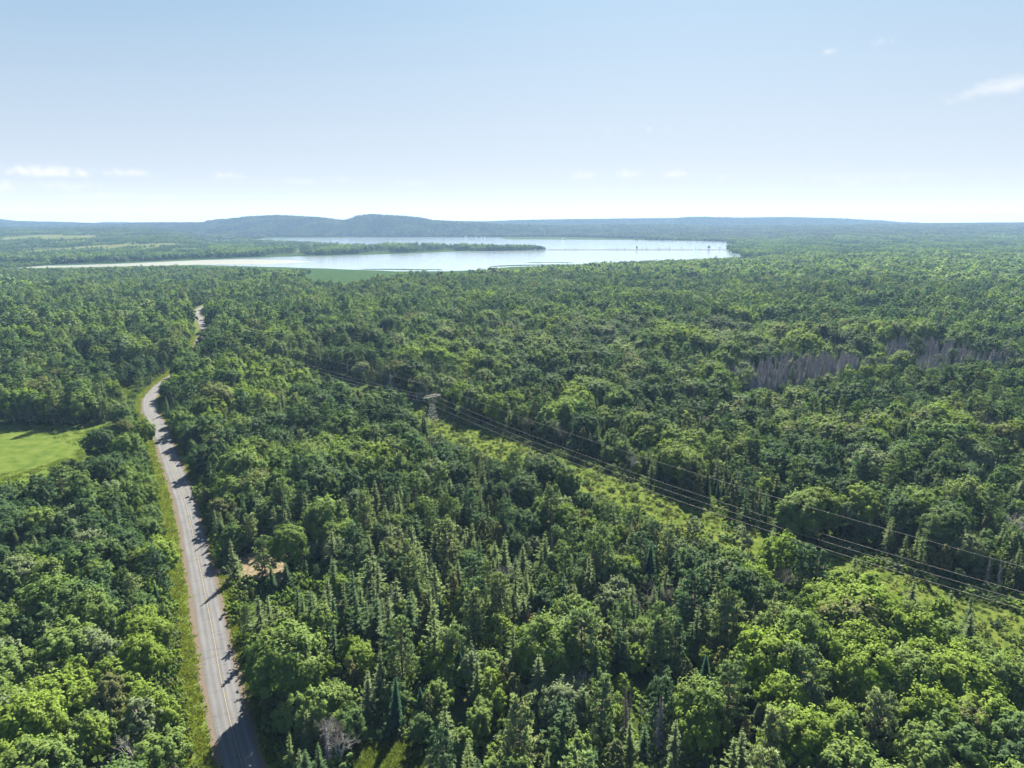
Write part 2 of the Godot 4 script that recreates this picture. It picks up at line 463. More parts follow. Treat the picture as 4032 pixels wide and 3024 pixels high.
func make_protos() -> void:
	var bark: Material = M.bark
	var lm: Material = M.leaf
	var nm: Material = M.needle
	var spec := [
		["maple0", 13.0, 4.6, 2.6, 80, 118, 0.306, 0.0, 0.06], ["maple1", 14.0, 5.4, 2.8, 100, 118, 0.315, 0.0, 0.08], ["aspen0", 14.5, 3.0, 3.0, 64, 112, 0.281, 1.0, 0.07],
		["aspen1", 14.0, 2.6, 3.6, 54, 112, 0.272, 2.0, 0.1], ["ash0", 15.0, 5.0, 3.4, 88, 118, 0.315, 0.0, 0.16], ["round0", 9.0, 3.4, 1.4, 56, 118, 0.272, 0.0, 0.03],
		["birch0", 12.5, 3.1, 2.6, 60, 60, 0.3, 1.0, 0.14], ["oak0", 16.0, 6.3, 3.2, 130, 118, 0.340, 0.0, 0.08], ["maple2", 12.5, 4.9, 2.2, 78, 118, 0.306, 0.0, 0.22], ["poplar0", 16.0, 3.2, 4.0, 72, 112, 0.281, 1.0, 0.12], ["egg0", 11.0, 3.5, 1.8, 66, 118, 0.281, 1.0, 0.04]]
	for s in spec:
		rng.seed = hash(s[0])
		var b := Buf.new()
		var tr := Buf.new()
		broadleaf(b, tr, s[1], s[2], s[3], s[4], s[5], s[6], s[7], s[8])
		add_proto(s[0], "broadleaf", s[1], b, tr, M.birch_bark if s[0] == "birch0" else bark, lm)
	var sp := [["spruce0", 13.0, 2.8, 0.8, 30, 8, 0.30, 0.55, 0.85], ["spruce1", 15.0, 2.5, 1.6, 32, 7, 0.40, 0.8, 0.75], ["spruce2", 14.0, 2.2, 3.0, 27, 6, 0.45, 1.0, 0.6], ["spruce3", 11.0, 2.8, 0.4, 27, 8, 0.22, 0.5, 0.9], ["spruce4", 13.0, 3.1, 1.2, 27, 7, 0.28, 0.9, 0.7]]
	for s in sp:
		rng.seed = hash(s[0])
		var b := Buf.new()
		var tr := Buf.new()
		spruce(b, tr, s[1], s[2], s[3], s[4], s[5], s[6], s[7], 3, s[8])
		add_proto(s[0], "spruce", s[1], b, tr, bark, nm)
	for s in [["fir0", 9.0, 1.6, 0.1, 44, 9, 0.05, 0.0, 0.95], ["fir1", 11.0, 1.4, 0.1, 52, 8, 0.08, 0.05, 0.9]]:
		rng.seed = hash(s[0])
		var b := Buf.new()
		var tr := Buf.new()
		spruce(b, tr, s[1], s[2], s[3], s[4], s[5], s[6], s[7], 3, s[8])
		add_proto(s[0], "fir", s[1], b, tr, bark, nm)
	for s in [["cedar0", 9.5, 1.8, 0.3, 44, 110, 0.19], ["cedar1", 11.0, 1.5, 0.4, 48, 95, 0.19]]:
		rng.seed = hash(s[0])
		var b := Buf.new()
		var tr := Buf.new()
		broadleaf(b, tr, s[1], s[2], s[3], s[4], s[5], s[6], 1.0, 0.0, 1.6)
		add_proto(s[0], "cedar", s[1], b, tr, bark, nm)
	for s in [["pine0", 17.0, 4.3, 2.5, 15, 9, 11, 0.62], ["pine1", 19.0, 4.0, 5.0, 14, 9, 11, 0.64], ["pine2", 13.0, 3.6, 1.0, 13, 9, 11, 0.58]]:
		rng.seed = hash(s[0])
		var b := Buf.new()
		var tr := Buf.new()
		pine(b, tr, s[1], s[2], s[3], s[4], s[5], s[6], s[7])
		add_proto(s[0], "pine", s[1], b, tr, bark, nm)
	for s in [["gaunt0", 13.0, 2.0, 40, 0.3], ["gaunt1", 15.0, 1.5, 44, 0.5]]:
		rng.seed = hash(s[0])
		var b := Buf.new()
		var tr := Buf.new()
		dead_spruce(b, tr, s[1], s[2], s[3], s[4])
		add_proto(s[0], "dead", s[1], b, tr, M.grey_bark, M.twig)
	for s in [["b_dead0", 11.0, 2.2, 52, 0.15], ["b_dead1", 12.0, 1.8, 52, 0.0]]:
		rng.seed = hash(s[0])
		var b := Buf.new()
		var tr := Buf.new()
		dead_spruce(b, tr, s[1], s[2], s[3], s[4], 2.2)
		dead_spruce(b, tr, s[1] * 0.85, s[2] * 1.2, s[3], s[4] - 0.3, 2.0)
		add_proto(s[0], "dead", s[1], b, tr, M.grey_bark, M.twig)
	for s in [["bare0", 9.0], ["bare1", 11.0]]:
		rng.seed = hash(s[0])
		var b := Buf.new()
		var tr := Buf.new()
		tr.tube([Vector3(0, -0.5, 0), Vector3(0.1, s[1] * 0.4, 0.1)], [0.2, 0.15], 5)
		for k in 4:
			branchy(b, Vector3(0.1, s[1] * (0.25 + 0.05 * k), 0.1), (Vector3.UP * 1.1 + rdir() * 0.6).normalized(), s[1] * 0.3, 0.1, 4)
		add_proto(s[0], "dead", s[1], b, tr, M.grey_bark, M.twig)
	# shrubs, and the same trees with fewer, larger leaves for farther away
	for k in 2:
		rng.seed = 70 + k
		var b := Buf.new()
		broadleaf(b, null, 2.4, 1.5, 0.0, 14, 60, 0.2, 0.0, 0.0, 1.2)
		add_proto("shrub%d" % k, "shrub", 2.4, b, null, bark, lm)
	var tb := Buf.new()
	rng.seed = 77
	for k in 26:
		var p := Vector3(rf(-0.6, 0.6), 0, rf(-0.6, 0.6))
		var dir := (Vector3.UP * 1.2 + rdir() * 0.8).normalized()
		var sd := dir.cross(rdir()).normalized() * 0.09
		var sh := rf(0.8, 1.2)
		tb.tri(p - sd, p + dir * rf(0.3, 0.6), p + sd, Color(sh, sh, sh), Vector3.UP * 1.4)
	add_proto("tuft0", "grass", 0.5, tb, null, bark, lm)
	for s in [["b_broad0", 13.0, 4.4, 2.4, 50, 24, 0.62, 0.0], ["b_broad1", 14.0, 3.2, 3.0, 46, 22, 0.55, 1.0], ["b_broad2", 13.0, 4.9, 2.6, 56, 24, 0.62, 0.0], ["b_broad3", 14.0, 2.6, 3.0, 40, 22, 0.52, 2.0]]:
		rng.seed = hash(s[0])
		var b := Buf.new()
		broadleaf(b, null, s[1], s[2], s[3], s[4], s[5], s[6], s[7], 0.05, 0.6)
		add_proto(s[0], "broadleaf", s[1], b, null, bark, M.far_leaf)
	for s in [["b_spruce0", 13.0, 2.6, 0.8, 18, 7, 0.35, 0.2, 0.85], ["b_spruce1", 14.0, 2.2, 1.5, 18, 6, 0.4, 0.45, 0.7]]:
		rng.seed = hash(s[0])
		var b := Buf.new()
		spruce(b, null, s[1], s[2], s[3], s[4], s[5], s[6], s[7], 2, s[8])
		add_proto(s[0], "spruce", s[1], b, null, bark, nm)
	for s in [["b_pine0", 17.0, 4.2, 2.5, 11, 5, 6, 1.15]]:
		rng.seed = hash(s[0])
		var b := Buf.new()
		pine(b, null, s[1], s[2], s[3], s[4], s[5], s[6], s[7])
		add_proto(s[0], "pine", s[1], b, null, bark, nm)
	for s in [["b_cedar0", 10.0, 1.7, 0.3, 20, 26, 0.36]]:
		rng.seed = hash(s[0])
		var b := Buf.new()
		broadleaf(b, null, s[1], s[2], s[3], s[4], s[5], s[6], 1.0, 0.0, 1.4)
		add_proto(s[0], "cedar", s[1], b, null, bark, nm)
	for s in [["c_broad0", 13.0, 4.5, 1.5, 22, 16, 1.1, 0.0], ["c_broad1", 13.5, 3.6, 1.5, 20, 15, 1.05, 1.0], ["c_broad2", 12.0, 5.2, 1.0, 24, 16, 1.15, 0.0], ["c_broad3", 13.5, 4.2, 1.5, 20, 16, 1.1, 1.0]]:
		rng.seed = hash(s[0])
		var b := Buf.new()
		broadleaf(b, null, s[1], s[2], s[3], s[4], s[5], s[6], s[7], 0.0, 0.5)
		add_proto(s[0], "broadleaf", s[1], b, null, bark, M.far_leaf)
	for s in [["c_spruce0", 13.0, 2.4, 0.3, 8, 5, 0.35, 0.1, 0.85]]:
		rng.seed = hash(s[0])
		var b := Buf.new()
		spruce(b, null, s[1], s[2], s[3], s[4], s[5], s[6], s[7], 1, s[8])
		add_proto(s[0], "spruce", s[1], b, null, bark, nm)
	for s in [["d_broad0", 13.0, 6.5, 0.0, 8, 7, 2.8, 0.0], ["d_broad1", 12.0, 7.5, 0.0, 9, 7, 3.0, 0.0]]:
		rng.seed = hash(s[0])
		var b := Buf.new()
		broadleaf(b, null, s[1], s[2], s[3], s[4], s[5], s[6], s[7], 0.0, 0.5)
		add_proto(s[0], "broadleaf", s[1], b, null, bark, M.far_leaf)

# trees that stand out in the photograph: kind, tone, form, x, d, height
const PLACED := [["broadleaf", 2, "maple1", -227, 455, 15], ["broadleaf", 2, "oak0", -225, 470, 16], ["broadleaf", 1, "maple2", -231, 486, 16], ["broadleaf", 2, "oak0", -235, 504, 17], ["broadleaf", 3, "maple1", -239, 524, 16], ["broadleaf", 2, "maple0", -243, 545, 15], ["broadleaf", 2, "maple2", -250, 566, 13], ["spruce", 2, "spruce0", -135.8, 226.6, 16], ["pine", 1, "pine2", -105.4, 192.7, 16], ["broadleaf", 0, "maple0", -143.3, 194.2, 12], ["fir", 0, "fir1", -93.9, 130.2, 10], ["broadleaf", 4, "egg0", -96.9, 151.4, 12], ["broadleaf", 0, "maple0", -100.8, 134.0, 13], ["broadleaf", 0, "egg0", -102.7, 131.4, 12], ["broadleaf", 0, "maple1", -94.6, 116.0, 12], ["broadleaf", 1, "oak0", -51.8, 145.5, 18], ["broadleaf", 1, "round0", -42.1, 133.7, 11], ["dead", 0, "bare0", -38.8, 127.5, 9], ["spruce", 1, "spruce1", -66.1, 167.6, 15], ["spruce", 0, "spruce1", -63.6, 168.4, 14], ["spruce", 1, "spruce3", -32.4, 139.5, 13], ["fir", 0, "fir1", -25.7, 135.6, 13], ["fir", 0, "fir0", -20.6, 139.7, 8], ["fir", 0, "fir0", -0.3, 130.2, 9], ["fir", 0, "fir0", 3.1, 129.4, 9], ["dead", 0, "gaunt0", -0.3, 155.2, 9], ["broadleaf", 1, "oak0", 8.2, 150.7, 17], ["dead", 0, "gaunt0", -33.9, 180.3, 12], ["dead", 1, "gaunt1", -34.8, 238.5, 18], ["spruce", 0, "spruce0", -2.5, 205.1, 15], ["spruce", 1, "spruce0", 3.6, 204.5, 13], ["fir", 0, "fir1", -19.9, 176.3, 9], ["spruce", 0, "spruce3", -27.8, 177.4, 11], ["fir", 0, "fir1", 7.3, 171.1, 9], ["fir", 0, "fir1", 10.8, 174.5, 10], ["cedar", 1, "cedar0", -10.2, 222.4, 12], ["cedar", 0, "cedar0", -5.0, 219.5, 12], ["cedar", 1, "cedar0", -13.4, 216.3, 11], ["broadleaf", 1, "maple1", -64.3, 228.5, 15], ["pine", 0, "pine0", -26.4, 151.2, 18], ["pine", 0, "pine2", -14.0, 153.1, 15], ["pine", 0, "pine0", 18.6, 129.4, 18], ["dead", 1, "gaunt0", 24.4, 131.0, 15], ["dead", 0, "gaunt0", 30.6, 128.3, 14], ["fir", 0, "fir0", 45.0, 145.5, 12], ["fir", 0, "fir1", 27.9, 173.3, 10], ["fir", 0, "fir0", 14.3, 156.6, 10], ["fir", 0, "fir0", 16.8, 156.7, 8], ["fir", 0, "fir0", 33.3, 174.1, 7], ["fir", 0, "fir0", 37.7, 119.4, 8], ["broadleaf", 1, "maple1", 39.8, 131.2, 14], ["broadleaf", 0, "maple0", 37.8, 127.2, 12], ["spruce", 2, "spruce3", 37.5, 164.3, 12], ["spruce", 1, "spruce1", 46.9, 161.4, 15], ["dead", 2, "gaunt0", 4.5, 174.4, 8], ["pine", 0, "pine1", 17.9, 206.5, 20], ["spruce", 2, "spruce3", 52.6, 219.0, 14], ["fir", 0, "fir0", 42.5, 201.1, 13], ["broadleaf", 4, "maple0", 53.4, 207.9, 10], ["broadleaf", 0, "maple0", 35.2, 197.5, 10], ["broadleaf", 4, "birch0", 64.2, 230.2, 9], ["broadleaf", 4, "birch0", 76.5, 218.3, 11], ["broadleaf", 4, "round0", 62.8, 193.6, 11], ["broadleaf", 0, "maple1", 69.3, 185.0, 13], ["spruce", 0, "spruce0", 101.5, 191.8, 14], ["spruce", 1, "spruce0", 111.9, 180.3, 13], ["spruce", 1, "spruce1", 109.6, 169.4, 12], ["spruce", 1, "spruce1", 115.0, 168.4, 16], ["spruce", 2, "spruce0", 121.4, 169.7, 14], ["broadleaf", 0, "maple1", 84.0, 172.0, 14], ["broadleaf", 0, "oak0", 80.5, 141.1, 16], ["broadleaf", 1, "oak0", 70.5, 153.7, 16], ["broadleaf", 0, "maple1", 83.3, 163.3, 14], ["broadleaf", 0, "oak0", 87.6, 129.1, 14], ["broadleaf", 0, "maple0", 99.0, 128.2, 13], ["broadleaf", 0, "maple0", 106.4, 149.8, 12], ["pine", 2, "pine0", 75.6, 127.2, 17], ["dead", 0, "bare1", 99.1, 143.6, 9], ["broadleaf", 1, "oak0", 107.8, 234.5, 17], ["broadleaf", 1, "maple1", 100.9, 230.6, 16], ["broadleaf", 2, "maple1", 142.4, 217.3, 16], ["broadleaf", 1, "ash0", 145.1, 233.9, 16], ["dead", 0, "gaunt1", 145.0, 197.8, 11], ["dead", 0, "gaunt1", 147.7, 196.2, 11], ["dead", 0, "bare1", 170.8, 222.0, 14], ["broadleaf", 2, "oak0", -247.2, 491.5, 17], ["broadleaf", 2, "oak0", -235.9, 490.0, 18], ["broadleaf", 2, "maple1", -221.2, 478.4, 17], ["broadleaf", 2, "oak0", -232.9, 468.7, 14], ["broadleaf", 3, "maple1", -233.4, 453.7, 12], ["spruce", 2, "spruce0", -279.9, 538.8, 16], ["spruce", 2, "spruce0", -274.7, 542.2, 15], ["pine", 1, "pine2", -256.8, 479.9, 16], ["dead", 2, "gaunt0", -221.3, 378.2, 12], ["broadleaf", 3, "maple1", -190.1, 312.3, 15], ["broadleaf", 1, "maple0", -182.1, 336.5, 13], ["broadleaf", 1, "maple1", -174.5, 308.1, 14], ["broadleaf", 2, "ash0", -151.8, 289.5, 13], ["pine", 1, "pine1", -208.0, 409.2, 17], ["broadleaf", 1, "ash0", 123.6, 236.7, 17], ["broadleaf", 2, "oak0", 162.7, 280.8, 17], ["pine", 1, "pine0", 128.6, 273.9, 22], ["pine", 1, "pine0", 138.1, 265.5, 20], ["broadleaf", 0, "egg0", 98.4, 260.0, 12], ["fir", 0, "fir1", 107.3, 340.0, 12], ["broadleaf", 1, "maple1", -71.5, 209.4, 14], ["broadleaf", 1, "aspen0", -67.9, 250.8, 17], ["broadleaf", 1, "aspen1", -59.4, 274.3, 17], ["broadleaf", 1, "aspen0", -53.8, 277.3, 16], ["spruce", 2, "spruce0", -70.4, 206.6, 12], ["pine", 0, "pine2", -78.8, 207.4, 13], ["spruce", 1, "spruce0", -86.9, 203.3, 14], ["spruce", 2, "spruce0", -71.6, 193.6, 10], ["spruce", 2, "spruce3", -68.8, 197.3, 9], ["spruce", 2, "spruce3", -66.2, 207.4, 7], ["pine", 1, "pine1", -112.9, 311.5, 19], ["pine", 1, "pine0", -123.3, 311.5, 19], ["spruce", 1, "spruce1", -57.1, 208.9, 15], ["spruce", 1, "spruce1", -39.3, 213.2, 15], ["spruce", 1, "spruce2", -31.9, 210.9, 16], ["spruce", 0, "spruce0", -41.0, 205.4, 13], ["spruce", 1, "spruce1", -39.2, 187.4, 14], ["spruce", 1, "spruce2", -26.0, 196.0, 14], ["spruce", 1, "spruce0", -25.2, 211.0, 15], ["spruce", 1, "spruce1", -47.6, 181.7, 12], ["spruce", 2, "spruce0", -20.9, 167.6, 12], ["spruce", 1, "spruce0", -31.1, 147.0, 13], ["spruce", 2, "spruce0", 91.8, 240.3, 15], ["spruce", 2, "spruce1", 85.6, 243.5, 15], ["spruce", 2, "fir1", 79.0, 270.6, 13], ["fir", 0, "fir1", 90.3, 304.2, 12], ["cedar", 0, "cedar0", 41.0, 223.0, 11], ["cedar", 1, "cedar1", 44.9, 220.9, 11], ["cedar", 0, "cedar0", 47.9, 216.1, 10], ["cedar", 1, "cedar0", 84.4, 254.7, 13], ["cedar", 1, "cedar1", 69.8, 270.1, 12], ["cedar", 0, "cedar0", 73.4, 264.3, 12], ["spruce", 2, "spruce0", 95.1, 233.3, 15], ["spruce", 1, "spruce1", 84.8, 277.0, 15]]

const LOW := [[-77.0, 189.0, 19.0, 15.0], [-62.0, 196.0, 8.0, 10.0], [-225.0, 268.0, 34.0, 22.0], [-196.0, 300.0, 20.0, 40.0], [-26.0, 100.0, 12.0, 8.0], [-290.0, 500.0, 18.0, 20.0]]   # young growth: x, d, half sizes

const TONES := {
	"broadleaf": [["yellow-green", 0.170, 0.250, 0.049], ["fresh green", 0.140, 0.210, 0.064], ["mid green", 0.098, 0.165, 0.062], ["dark green", 0.061, 0.113, 0.054], ["silvery green", 0.165, 0.218, 0.125], ["olive green", 0.151, 0.177, 0.077]],
	"spruce": [["green", 0.097, 0.139, 0.057], ["grey-green", 0.096, 0.131, 0.065], ["dark green", 0.051, 0.088, 0.043]],
	"fir": [["dark blue-green", 0.031, 0.072, 0.046]],
	"cedar": [["olive", 0.120, 0.132, 0.053], ["dark olive", 0.081, 0.100, 0.047]],
	"pine": [["soft green", 0.150, 0.217, 0.101], ["blue-green", 0.094, 0.155, 0.094], ["pale green", 0.203, 0.254, 0.124]],
	"dead": [["pale grey", 0.330, 0.325, 0.340], ["grey", 0.149, 0.135, 0.132], ["rusty brown", 0.253, 0.115, 0.057]],
}
var tone_mats := {}

func tone_mat(kind: String, tone: int) -> Material:
	var key := kind + str(tone)
	if not tone_mats.has(key):
		var t: Array = TONES[kind][tone]
		var col := Color(t[1], t[2], t[3])
		tone_mats[key] = plain_mat(col, 0.9, true) if kind == "dead" else leaf_mat(col, Color(0.75, 0.9, 0.25) if kind == "broadleaf" else Color(0.35, 0.45, 0.15), 0.58 if kind == "broadleaf" else 0.85)
		if kind != "broadleaf" and kind != "dead":
			tone_mats[key].metallic_specular = 0.05
	return tone_mats[key]

var bins := {}    # proto name -> [transforms, colours]
var near := []    # trees close enough to be things of their own
var occupied := {}   # cells taken by trees placed one by one

func put_bin(where: String, proto: String, t: Transform3D, c: Color) -> void:
	var key := where + "/" + proto
	if not bins.has(key):
		bins[key] = [[], PackedColorArray()]
	bins[key][0].append(t)
	bins[key][1].append(c)

func pick(w: Array) -> int:
	var sum := 0.0
	for x in w:
		sum += x
	var r := rng.randf() * sum
	for k in w.size():
		r -= w[k]
		if r <= 0.0:
			return k
	return w.size() - 1

const KINDS := ["broadleaf", "spruce", "fir", "cedar", "pine", "dead"]

func tree_basis(s: float, wide: float) -> Basis:
	return Basis(Vector3.UP, rng.randf() * TAU) .rotated(Vector3(rf(-1, 1), 0, rf(-1, 1)).normalized(), rf(0.0, 0.05)) * Basis.from_scale(Vector3(s * wide, s, s * wide))

func tint_of(kind: String, tone: int) -> Color:
	var t: Array = TONES[kind][tone]
	var k := rf(0.86, 1.14)
	return Color(t[1] * k * rf(0.94, 1.06), t[2] * k, t[3] * k * rf(0.9, 1.1))

func proto_for(kind: String, lod: int, h: float) -> String:
	if lod == 0:
		match kind:
			"broadleaf":
				if h < 8.0:
					return ["round0", "egg0", "round0", "birch0"][rng.randi() % 4]
				return ["maple0", "maple1", "aspen0", "aspen1", "ash0", "egg0", "birch0", "oak0", "maple2", "poplar0"][pick([2.5, 2, 2.5, 1.5, 2, 2, 1.5, 1, 2.5, 1.5])]
			"spruce":
				return "spruce%d" % pick([3, 3, 2, 2, 3])
			"fir":
				return "fir%d" % (rng.randi() % 2)
			"cedar":
				return "cedar%d" % (rng.randi() % 2)
			"pine":
				return "pine%d" % (rng.randi() % 3)
			_:
				return ["gaunt0", "gaunt1", "bare0", "bare1"][pick([3, 3, 1, 1])]
	if lod == 1:
		match kind:
			"broadleaf":
				return "b_broad%d" % pick([3, 2, 2, 2])
			"spruce", "fir":
				return "b_spruce%d" % (rng.randi() % 2)
			"cedar":
				return "b_cedar0"
			"pine":
				return "b_pine0"
			_:
				return ["b_dead0", "b_dead1"][rng.randi() % 2]
	if lod == 2:
		return "c_broad%d" % (rng.randi() % 4) if kind == "broadleaf" or kind == "pine" or kind == "cedar" else "c_spruce0"
	return "d_broad%d" % (rng.randi() % 2)

func in_dead_stand(x: float, d: float) -> float:
	var m := 0.0
	for e in [[195, 482, 54, 26], [262, 500, 44, 34], [335, 535, 60, 36], [150, 450, 26, 14]]:
		var q := Vector2((x - e[0]) / e[2], (d - e[1]) / e[3])
		m = maxf(m, 1.0 - q.length())
	return m

func kind_weights(x: float, d: float, side: float, perp: float) -> Array:   # broadleaf spruce fir cedar pine dead
	if in_dead_stand(x, d) > 0.0:
		return [1.0, 0.3, 0, 0, 0, 8]
	var n := noise2.get_noise_2d(x, d)
	var w: Array
	if side < 0.0 and d < 900.0:
		if d < 372.0:
			w = [78, 8, 2, 2, 7, 3]
		elif d < 560.0:
			w = [26, 30, 4, 5, 33, 2]
		else:
			w = [68, 12, 3, 3, 13, 1]
	elif d < 900.0 and perp < 0.0:
		if x > 55.0 and d < 200.0:
			w = [80, 9, 2, 1, 5, 3]
		elif d < 262.0:
			w = [26, 38, 4, 10, 16, 6]
		elif d < 400.0:
			w = [66, 10, 2, 3, 10, 8]
		else:
			w = [50, 20, 5, 8, 12, 5]
	elif d < 900.0:
		if perp < 70.0:
			w = [38, 24, 4, 20, 7, 7]
		elif perp < 170.0:
			w = [60, 14, 4, 7, 8, 7]
		elif x > 190.0 and d < 520.0:
			w = [44, 8, 2, 3, 40, 3]
		else:
			w = [80, 8, 3, 2, 5, 2]
	else:
		w = [74, 12, 3, 3, 7, 1]
	if n > 0.25:
		w = [w[0] * 0.45, w[1] * 2.0, w[2] * 2, w[3] * 2.2, w[4] * 1.6, w[5] * 1.2]
	elif n < -0.1:
		w = [w[0] * 1.5, w[1] * 0.6, w[2], w[3] * 0.4, w[4] * 0.7, w[5] * 0.6]
	return w

func tone_for(kind: String, x: float, d: float, side: float) -> int:
	var n := noise.get_noise_2d(x * 0.6 + 500.0, d * 0.45) * 1.6 + rf(-0.3, 0.3)
	match kind:
		"broadleaf":
			if d < 200.0 and (x > 55.0 or side < 0.0):
				n += 0.3
			elif d > 250.0 and d < 900.0 and side > 0.0:
				n -= 0.12
			if rng.randf() < 0.1:
				return 4
			if rng.randf() < 0.04:
				return 5
			return 0 if n > 0.48 else 1 if n > 0.02 else 2 if n > -0.26 else 3
		"spruce":
			return pick([5, 3, 3])
		"cedar":
			return pick([3, 2])
		"pine":
			return pick([4, 3, 2])
		"dead":
			return pick([3, 5, 0.35])
	return 0

func shore_near(x: float, d: float) -> float:
	if d < 1150.0 or d > 2500.0 or x > 700.0:
		return 0.0
	return 1.0 if Geometry2D.is_point_in_polygon(Vector2(x, d + 330.0), near_lake_poly) or (x < -500.0 and d > 1150.0 and d < 1900.0) else 0.0

func height_for(kind: String, x: float, d: float) -> float:
	var big := 1.0 + noise2.get_noise_2d(x * 0.5 + 90.0, d * 0.5) * 0.25
	match kind:
		"broadleaf":
			var hi := lerpf(8.0, 16.5, pow(rng.randf(), 1.0)) * big
			if x < 50.0 and x > -70.0 and d < 255.0 and d < 330.0 - x:
				hi *= 0.72   # the mixed wood between road and power line
			return hi
		"spruce":
			return rf(9.0, 17.0) * big
		"fir":
			return rf(6.0, 11.0)
		"cedar":
			return rf(8.0, 12.5) * big
		"pine":
			return rf(13.0, 21.0) * big
	return rf(7.0, 13.0)

func blocked(x: float, d: float, reach: float) -> bool:
	var q := Vector2(x, d)
	if d < 1150.0:
		var rs := road_side(x, d)
		var clear := 5.6 if rs[1] > 0.0 else 9.2
		if d > 470.0 and d < 600.0 and rs[1] < 0.0:
			clear = 4.2
		elif d > 560.0:
			clear = 4.6 if rs[1] > 0.0 else 6.5
		if rs[0] < clear + reach:
			return true
		var perp := (q - TOWER).dot(LINE_SIDE)
		var along := (q - TOWER).dot(LINE_DIR)
		if along > -190.0 and perp > -15.0 - reach * 0.7 + 4.0 * noise2.get_noise_2d(along * 2.5, 3.0) and perp < 16.0 + reach * 0.7 + 5.0 * noise2.get_noise_2d(along * 2.5, 90.0):
			return true
		for p in [field_poly, glade_poly, sand_poly, meadow_poly, meadow2_poly]:
			if Geometry2D.is_point_in_polygon(q, p):
				return true
	elif d < 5000.0:
		if d < 2900.0:
			if Geometry2D.is_point_in_polygon(q, near_lake_poly) or Geometry2D.is_point_in_polygon(q, bay_poly):
				return true
			if d > 2780.0 and d < 2830.0 and x > 130.0 and x < 840.0:
				return true
			# the reed belt along the near shore
			if d < 2400.0 and x > -1230.0 and x < 720.0 and (Geometry2D.is_point_in_polygon(q + Vector2(0, 130.0 if x < 60.0 else 70.0), near_lake_poly) or Geometry2D.is_point_in_polygon(q + Vector2(0, 60.0), near_lake_poly)):
				return true
			if x < -150.0 and x > -1200.0 and Geometry2D.is_point_in_polygon(q - Vector2(-30, 55.0), near_lake_poly):
				return true
		if d > 2780.0 and Geometry2D.is_point_in_polygon(q, far_lake_poly):
			return true
		if x < -650.0 and d > 2300.0:
			for f in FAR_FIELDS:
				var e := Vector2((x - f[0]) / f[2], (d - f[1]) / (f[3] * 1.12))
				if e.length() < 1.0 + 0.35 * noise.get_noise_2d(x * 2.0, d * 2.0):
					return true
	return false

func scatter() -> void:
	rng.seed = 4242
	for e in PLACED:
		var r: float = 1.6
		if e[0] == "broadleaf" or e[0] == "pine":
			r = 3.2 * e[5] / 13.0
		for i in range(-2, 3):
			for j in range(-2, 3):
				if Vector2(i, j).length() * 2.5 <= r + 1.3:
					occupied[Vector2i(int(floor((e[3] + i * 2.5) / 2.5)), int(floor((e[4] + j * 2.5) / 2.5)))] = true
		if road_side(e[3], e[4])[0] < 4.0 + r:
			continue
		add_tree(e[0], e[1], e[3], e[4], e[5], road_side(e[3], e[4])[1], (Vector2(e[3], e[4]) - TOWER).dot(LINE_SIDE), e[2])
	var d := 62.0
	while d < 8700.0:
		var s := 6.0
		if d > 250.0:
			s = lerpf(6.0, 6.9, smoothstep(250.0, 420.0, d))
		if d > 420.0:
			s = lerpf(6.9, 8.2, smoothstep(420.0, 800.0, d))
		if d > 1400.0:
			s = maxf(8.2, d / 215.0) if d < 4300.0 else maxf(15.0, d / 330.0)
		var w := ((d * 0.974 + 25.0) * 0.78 + 14.0)
		var x := -w + rf(0, s)
		while x < w:
			place_cell(x + rf(-0.48, 0.48) * s, d + rf(-0.48, 0.48) * s, s)
			x += s
		d += s

